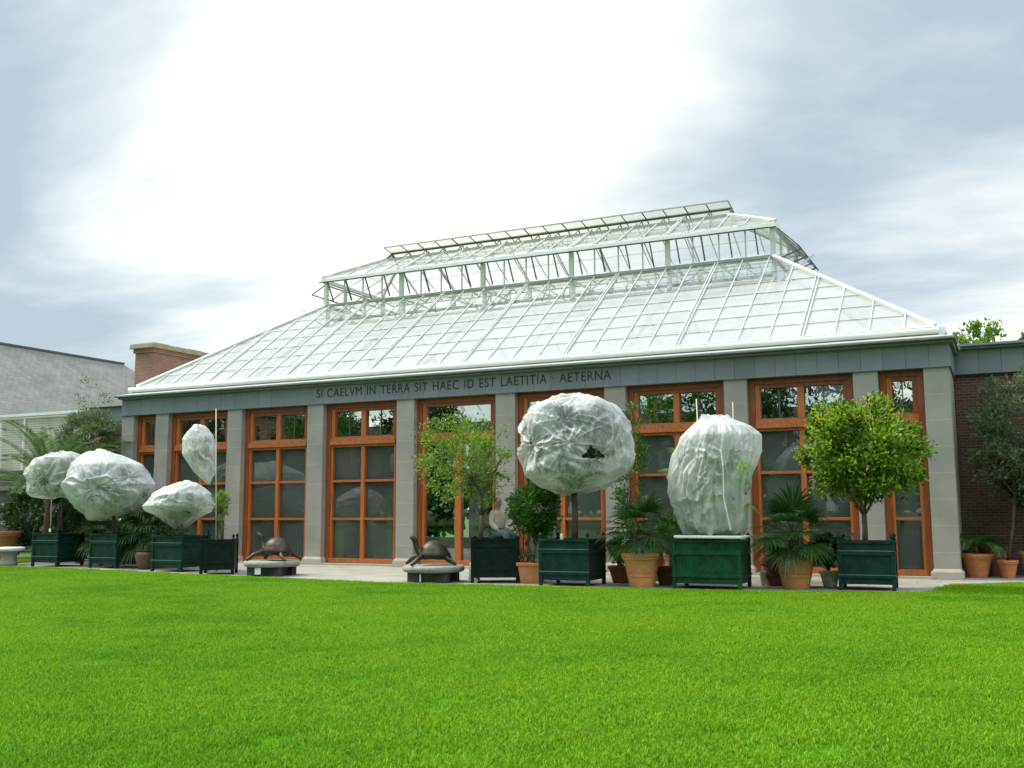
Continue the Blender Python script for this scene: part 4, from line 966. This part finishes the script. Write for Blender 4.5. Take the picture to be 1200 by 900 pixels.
# yellow-green leaf poking out of the hood and canes
tree('hooded_shrub', 'grey green foliage pressed inside the tall fleece hood', 'shrub', (8.85, -4.6, .9), .3, (0, 0, 1.40), (.68, .50, 1.00), 60, 90, .22, .11, .04, M['leaf_olive'], .04, M['bark'], 75, 4, shell=.7)
tf = thing('palm_leaf_tuft', 'yellow green palm leaf poking out of the hood below its knot', 'palm leaf', (9.50, -5.35, 2.72))
st, bl = MB(), MB(); fan_leaf((st, bl), (0, .2, .05), (.55, -.5, -.55), .22, .42, random.Random(3), 120, 16, .7); q_ = bl.build('blade', M['palm_light'], tf); st.build('leaf_stalk', M['palm_light'], tf)
def cane(label, p0, p1, r=.012, mat=None, group='bamboo canes'):
    o = MB().tube([p0, p1], [r, r*.8], 7).build('cane', mat or M['stake'], None, smooth=True); tag(o, label, 'cane', group); return o
cane('thin pale pole carrying the small high fleece bag', (-4.55, -4.85, .80), (-4.70, -4.85, 4.42), .016)
cane('pale bamboo cane above the left shoulder of the tall fleece hood', (8.62, -4.55, .9), (8.55, -4.55, 4.02), .016)
cane('short cane tip above the top of the tall fleece hood', (9.32, -4.5, .9), (9.33, -4.5, 3.92), .012)
cane('cane beside the stem in the leftmost tree box', (-12.05, -3.85, .9), (-12.1, -3.85, 2.6), .018)
cane('short pale post in the box under the fleece ball', (5.60, -5.15, .9), (5.60, -5.15, 1.12), .045)
tree('pole_plant', 'thin twigs at the foot of the tall pole', 'plant', (-4.45, -4.8, .8), .2, (0, 0, .5), (.18, .15, .35), 8, 14, .08, .06, .02, M['leaf_mid'], .012, M['bark'], 70, 2)
tree('bagged_shrub_top', 'sparse leaves inside the small high fleece bag', 'plant', (-4.72, -4.85, 2.35), .2, (-.42, .1, .9), (.32, .25, .5), 16, 40, .12, .09, .035, M['leaf_mid'], .012, M['bark'], 71, 2)

# ------------------------------------------------------------------ pots
GP = 'clay pots on the terrace'
pot('big tan banded pot holding the fan palm left of the tall hood', 7.36, -4.92, .44, .72, M['terracotta_tan'], group=GP)
pot('big tan banded pot holding the shaggy palm right of the tall hood', 10.44, -4.10, .44, .72, M['terracotta_tan'], group=GP)
pot('square clay pot beside the box with the person', 4.70, -4.78, .34, .46, M['terracotta'], group=GP, square=True)
pot('small clay pot half hidden left of the square pot', 4.28, -4.5, .16, .24, M['terracotta'], group=GP)
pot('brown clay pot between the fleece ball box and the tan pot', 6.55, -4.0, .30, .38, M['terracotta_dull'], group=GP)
pot('pale clay pot behind the rim of the left tan pot', 7.0, -3.0, .28, .62, M['terracotta'], group=GP)
pot('tall pinkish pot standing behind, against the slatted box', 7.48, -3.1, .20, .62, M['pinkish'], group=GP)
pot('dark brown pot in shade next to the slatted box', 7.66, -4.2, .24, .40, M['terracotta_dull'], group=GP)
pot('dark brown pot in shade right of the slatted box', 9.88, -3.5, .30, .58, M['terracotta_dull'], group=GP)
pot('small mossy white pot left of the orange tree box', 11.02, -3.4, .22, .33, M['white_pot'], group=GP)
pot('small white figure shaped pot in shade right of the slatted box', 9.68, -3.75, .08, .30, M['white_pot'], group=GP, bands=False)
pot('wide clay pot against the brick wall, next to the end pillar', 13.75, 1.15, .37, .56, M['terracotta'], group=GP)
pot('small ornate clay pot holding the tall olive tree', 14.42, 1.1, .23, .42, M['terracotta'], group=GP)
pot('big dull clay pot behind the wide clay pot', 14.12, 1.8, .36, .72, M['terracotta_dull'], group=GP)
pot('clay pot at the right edge of the terrace', 15.0, 1.6, .34, .60, M['terracotta'], group=GP)
pot('broad brick red pot at the far left behind the stool', -17.9, -1.0, .62, .98, M['terracotta'], group=GP)
pot('small greyish pot between the first two tree boxes', -12.62, -2.2, .22, .50, M['brown_jar'], group=GP)
JP = [(.55, 0), (.72, .15), (.90, .45), (.98, .70), (.94, .84), (.82, .90), (.92, .95), (.95, 1.0), (.80, 1.0), (.78, .92), (0, .90)]
pot('brown glazed jar between the second and third tree boxes', -7.95, -3.95, .33, .56, M['brown_jar'], name='jar', cat='jar', prof=JP, bands=False)
# garden stool
gs = thing('garden_stool', 'round white stone stool on the lawn edge at the far left', 'stool', (-13.72, -3.95, 0))
MB().lathe([(.24, 0), (.27, .04), (.24, .10), (.22, .25), (.25, .40), (.28, .44)], 28).build('pedestal', M['concrete'], gs, smooth=True)
MB().lathe([(.30, .44), (.42, .455), (.46, .49), (.46, .53), (.42, .56), (0.001, .565)], 36).build('stool_top', M['linen'], gs, smooth=True)
# papers / plant labels
for i, (x, y, z, lb) in enumerate([(-11.75, -4.13, 1.05, 'tiny white tag on the rim of the leftmost tree box')]):
    tag(MB().box(x-.03, x+.05, y-.01, y+.01, z, z+.10).build('plant_tag', M['sign']), lb, 'tag')
pl = thing('plant_label', 'small dark label on a stake in the orange tree box', 'plant label', (11.62, -4.02, .9))
MB().box(-.008, .008, -.008, .008, 0, .20).build('stake', M['dark_metal'], pl); MB().box(-.07, .07, -.012, -.009, .18, .25).build('plate', M['dark_metal'], pl)

# ------------------------------------------------------------------ bronze turtles on round stone slabs
def skinned(name, nodes, edges, mat, parent, root=0, sub=2, cut=None):
    me = bpy.data.meshes.new(name); me.from_pydata([n[:3] for n in nodes], edges, []); o = bpy.data.objects.new(name, me); COL.objects.link(o)
    sk = o.modifiers.new('skin', 'SKIN'); sk.use_smooth_shade = True
    for i, n in enumerate(nodes):
        r = n[3]; me.skin_vertices[0].data[i].radius = (r, r) if not isinstance(r, tuple) else r
        me.skin_vertices[0].data[i].use_root = (i == root)
    ss = o.modifiers.new('sub', 'SUBSURF'); ss.levels = sub; ss.render_levels = sub
    bpy.context.view_layer.update(); ev = o.evaluated_get(bpy.context.evaluated_depsgraph_get()); m2 = bpy.data.meshes.new_from_object(ev)
    o.modifiers.clear(); o.data = m2; m2.materials.clear(); m2.materials.append(mat)
    m2.polygons.foreach_set('use_smooth', [True]*len(m2.polygons)); o.name = name; o.parent = parent
    return o
def turtle(label, loc, rz, s=1.0):
    t = thing('turtle_sculpture', label, 'sculpture', loc, rz, 'bronze turtles')
    # faces -x
    nd = [(.05, 0, .22, .10), (-.20, 0, .24, .11), (-.35, 0, .31, .095), (-.41, 0, .41, .078), (-.43, 0, .50, .070), (-.45, 0, .585, .078), (-.51, 0, .625, .062), (-.57, 0, .635, .034), (.32, 0, .20, .09), (.50, 0, .17, .02),
          (-.30, -.24, .20, .065), (-.42, -.38, .15, .055), (-.52, -.44, .06, .048), (-.60, -.47, .025, .035),
          (-.30, .24, .20, .065), (-.44, .38, .16, .055), (-.54, .44, .07, .048), (-.62, .47, .025, .035),
          (.30, -.24, .18, .06), (.40, -.36, .12, .052), (.50, -.40, .05, .042), (.56, -.42, .022, .03),
          (.30, .24, .18, .06), (.42, .36, .12, .052), (.52, .40, .05, .042), (.58, .42, .022, .03)]
    ed = [(0, 1), (1, 2), (2, 3), (3, 4), (4, 5), (5, 6), (6, 7), (0, 8), (8, 9), (1, 10), (10, 11), (11, 12), (12, 13), (1, 14), (14, 15), (15, 16), (16, 17), (8, 18), (18, 19), (19, 20), (20, 21), (8, 22), (22, 23), (23, 24), (24, 25)]
    nd = [(a*s, b2*s, c*s, r*s) for a, b2, c, r in nd]; skinned('body', nd, ed, M['bronze'], t)
    V = []; F = []; nu, nv = 40, 22
    for i in range(nv+1):
        ph = math.pi*i/nv
        for j in range(nu):
            th = 2*math.pi*j/nu; x = math.sin(ph)*math.cos(th); y = math.sin(ph)*math.sin(th); z = math.cos(ph)
            zz = .21+(z*.29 if z > 0 else z*.07); fl_ = 1.07 if abs(z) < .22 else 1.0
            gro = .010*(abs(math.sin(x*9))**.3+abs(math.sin(y*8))**.3)
            V.append(((x*.39*fl_+.05)*s, y*.34*fl_*s, (zz+.06*max(0, z)*(1-abs(x)) - .012+gro + .05*(x < 0)*(-x)*max(0, z))*s))
    for i in range(nv):
        for j in range(nu): F.append((i*nu+j, (i+1)*nu+j, (i+1)*nu+(j+1) % nu, i*nu+(j+1) % nu))
    npmesh('shell', np.array(V), np.array(F), M['bronze'], t, smooth=True)
    t.scale = (.84, .84, .93)
    return t
def slab(label, x, y, sign):
    t = thing('stone_slab_bench', label, 'stone bench', (x, y, 0), 0, 'round stone slabs')
    MB().lathe([(.66, .23), (.70, .25), (.72, .30), (.71, .35), (.67, .375), (.001, .38)], 40).build('slab', M['concrete'], t, smooth=True)
    for a in (0, 1, 2, 3):
        an = rad(45+90*a+8); MB().box(-.16, .16, -.09, .09, 0, .24).build('leg', M['concrete_dark'], t, loc=(math.cos(an)*.46, math.sin(an)*.46, 0), bevel=.01)
    MB().lathe([(.40, 0), (.42, .23)], 24).build('core', M['concrete_dark'], t)
    if sign:
        MB().box(-.02, .16, -.64, -.63, .06, .22, 0).build('sign_plate', M['sign'], t)
    else: MB().box(.0, .03, -.63, -.62, .03, .20, 0).build('marker', M['sign'], t)
    return t
slab('round stone slab bench with a white notice, nearest the third window', -2.66, -4.85, True); turtle('bronze turtle with raised head on the left stone slab', (-2.56, -4.85, .375), rad(8), 1.15)
slab('round stone slab bench beside the box with the person', 2.42, -5.30, False); turtle('bronze turtle with raised head on the right stone slab', (2.38, -5.30, .375), rad(38), 1.10)
tag(MB().box(3.02, 3.28, -4.70, -4.62, .02, .42, taper=.01).build('boundary_stone', M['linen']), 'short white stone block between the right slab and the shade-darkened box', 'stone block')

# ------------------------------------------------------------------ seated person
pr = thing('person', 'person in cream jacket and grey blue trousers sitting on a tree box rim', 'person', (3.56, -4.25, 1.02), rad(-20))
def body(name, nodes, edges, mat, root=0): return skinned(name, nodes, edges, mat, pr, root)
bn = [(0, 0, .10, .15), (0, 0, .30, .135), (0, 0, .48, .15), (0, 0, .60, .07), (0, 0, .67, .052), (.02, 0, .74, .085), (.02, 0, .85, .095), (.01, 0, .93, .05),
      (0, -.17, .55, .06), (.03, -.22, .30, .048), (.18, -.16, .14, .036), (.24, -.13, .12, .03), (0, .17, .55, .06), (.03, .22, .30, .048), (.18, .16, .14, .036), (.24, .13, .12, .03),
      (.05, -.09, .06, .10), (.40, -.10, .08, .078), (.50, -.10, -.28, .052), (.56, -.10, -.40, .045), (.68, -.10, -.43, .03),
      (.05, .09, .06, .10), (.38, .12, .06, .078), (.44, .14, -.30, .052), (.48, .14, -.42, .045), (.60, .14, -.45, .03)]
be = [(0, 1), (1, 2), (2, 3), (3, 4), (4, 5), (5, 6), (6, 7), (2, 8), (8, 9), (9, 10), (10, 11), (2, 12), (12, 13), (13, 14), (14, 15), (0, 16), (16, 17), (17, 18), (18, 19), (19, 20), (0, 21), (21, 22), (22, 23), (23, 24), (24, 25)]
body('body', bn, be, M['cloth_skin'])
def sub(idx, f, add, extra=None):
    ids = sorted(idx); mp_ = {a: i for i, a in enumerate(ids)}
    return [(*bn[i][:3], bn[i][3]*f+add) for i in ids], [(mp_[a], mp_[b2]) for a, b2 in be if a in mp_ and b2 in mp_]
n_, e__ = sub([0, 1, 2, 3, 8, 9, 10, 12, 13, 14], 1.0, .022); body('jacket', n_, e__, M['cream'])
n_, e__ = sub([0, 16, 17, 18, 19, 21, 22, 23, 24], 1.0, .020); body('trousers', n_, e__, M['denim'])
for s_, y_ in ((19, -.10), (24, .14)):
    a = bn[s_]; b2 = bn[s_+1]; body('shoe', [(a[0]-.02, a[1], a[2]-.03, .052), (a[0]+.08, a[1], a[2]-.055, .05), (b2[0]+.04, b2[1], b2[2]-.02, .035)], [(0, 1), (1, 2)], M['shoe'])
body('hair', [(-.035, 0, .76, .085), (-.03, 0, .86, .105), (.0, 0, .93, .10)], [(0, 1), (1, 2)], M['hair'])
for s_ in (-1, 1):
    for k in range(4):
        yb = .13*s_+.022*(k-1.5); MB().tube([(.24, yb, .115), (.285, yb, .105), (.31, yb, .085), (.32-.004*abs(k-1), yb, .06)], [.010, .009, .008, .006], 6).build('finger', M['cloth_skin'], pr, smooth=True)
    MB().tube([(.23, .13*s_-.03*s_, .12), (.26, .13*s_-.055*s_, .11), (.285, .13*s_-.058*s_, .095)], [.011, .010, .008], 6).build('thumb', M['cloth_skin'], pr, smooth=True)
# small variegated plants by the square pot
tree('variegated_plant', 'low white flecked plant left of the square clay pot', 'plant', (4.32, -4.55, .2), .1, (0, 0, .28), (.24, .2, .30), 18, 36, .09, .07, .035, M['fleck'], .012, M['bark'], 72, 3)
tree('variegated_plant', 'white flecked climber beside the round bush', 'plant', (4.20, -4.2, .2), .9, (.05, 0, 1.35), (.22, .2, .35), 16, 36, .10, .07, .035, M['fleck'], .012, M['bark'], 73, 3)

# ------------------------------------------------------------------ inside the greenhouse
def table(label, x, y, w):
    t = thing('serving_table', label, 'table', (x, y, .03), 0, 'tables inside the orangery')
    MB().box(-w/2, w/2, -.4, .4, .70, .75).build('tabletop', M['linen'], t)
    for a in (-1, 1):
        for b2 in (-1, 1): MB().box(a*(w/2-.06)-.03, a*(w/2-.06)+.03, b2*.34-.03, b2*.34+.03, 0, .70).build('leg', M['dark_metal'], t)
    return t
table('white topped table seen through the clear doors, nearer one', 2.2, 3.2, 1.8)
table('white topped table deeper inside behind the clear doors', -.2, 6.0, 2.4)
fan_palm('indoor_palm', 'palm inside the orangery behind the clear glass doors', (.2, 2.8, .03), 1.2, .7, .6, 16, M['palm_dark'], .09, 80, 'indoor plants', (-10, 80))
tree('added_indoor_tree', 'leafy tree added inside the orangery to darken the fourth window', 'tree', (-4.6, 5.0, .03), 2.0, (0, 0, 3.8), (1.7, 1.5, 1.6), 70, 60, .35, .16, .06, M['leaf_mid'], .08, M['bark'], 81, 4, 'indoor plants')  # large indoor trees added so the windows look dark inside
tree('added_indoor_tree', 'leafy tree added inside the orangery to darken the clear doors', 'tree', (1.2, 7.5, .03), 2.0, (0, 0, 3.6), (1.9, 1.5, 1.9), 70, 60, .35, .16, .06, M['leaf_airy'], .08, M['bark'], 82, 4, 'indoor plants')
tree('added_indoor_tree', 'dark tree added inside the orangery to darken the window behind the tall hood', 'tree', (7.2, 6.0, .03), 2.0, (0, 0, 3.8), (1.9, 1.5, 1.6), 70, 60, .35, .16, .06, M['leaf_dark'], .08, M['bark'], 83, 4, 'indoor plants')
tree('added_indoor_tree', 'dark tree added inside the orangery to darken the glass left of the third window', 'tree', (-9.5, 5.0, .03), 2.0, (0, 0, 3.8), (1.9, 1.5, 1.6), 70, 60, .35, .16, .06, M['leaf_dark'], .08, M['bark'], 84, 4, 'indoor plants')
src = [o for o in bpy.data.objects if o.name.startswith('added_indoor_tree')]
for k_, (x, y, i_, lb) in enumerate(((-11.6, 3.4, 2, 'leafy tree added inside the orangery to darken the glass behind the small fleece bag'), (-7.2, 3.2, 0, 'leafy tree added inside the orangery to darken the glass behind the left turtle'), (-3.0, 3.0, 2, 'leafy tree added close to the fourth window to darken its glass'), (3.9, 3.6, 1, 'leafy tree added inside the orangery to darken the glass behind the round bush'), (6.9, 3.0, 0, 'leafy tree added inside the orangery to darken the glass behind the thin climbing shrub'), (9.9, 3.4, 2, 'leafy tree added inside the orangery to darken the glass behind the shaggy fan palm'), (12.2, 3.2, 1, 'leafy tree added inside the orangery to darken the narrow right window'))):
    copy_thing(src[i_], (x, y, .6), k_*1.3, lb)  # more copies added to shade the interior behind the upper panes
P = []
rgn = np.random.default_rng(98)
for i in range(70):
    a = rgn.uniform(-24, 26); y = 24+rgn.uniform(0, 4); h = rgn.uniform(4, 7); rr = rgn.uniform(1.5, 2.5)
    d = rgn.normal(size=(150, 3)); d /= np.linalg.norm(d, axis=1)[:, None]; P.append(np.array([a, y, h*.5])+d*np.array([rr, rr, h*.5])*(.5+.5*rgn.random((150, 1))))
tag(leaf_mesh('added_shrub_belt', np.concatenate(P), .7, .5, M['leaf_mid']), 'belt of shrubs added behind the orangery to darken the view through its glass', 'shrubs', kind='stuff')  # unseen shrubs added to block bright gaps in the back wall
# far tree belt around the garden (south of the lawn and beyond the buildings)
P = []
rgn = np.random.default_rng(99)
for i in range(170):
    a = rgn.uniform(-100, 110); y = -62-rgn.uniform(0, 14); h = rgn.uniform(11, 20); rr = rgn.uniform(3, 5)
    d = rgn.normal(size=(220, 3)); d /= np.linalg.norm(d, axis=1)[:, None]; P.append(np.array([a, y, h*.55])+d*np.array([rr, rr, h*.5])*(.6+.4*rgn.random((220, 1))))
tag(leaf_mesh('tree_belt', np.concatenate(P), 1.3, .9, M['leaf_mid']), 'belt of garden trees across the lawn, opposite the orangery', 'trees', kind='stuff')
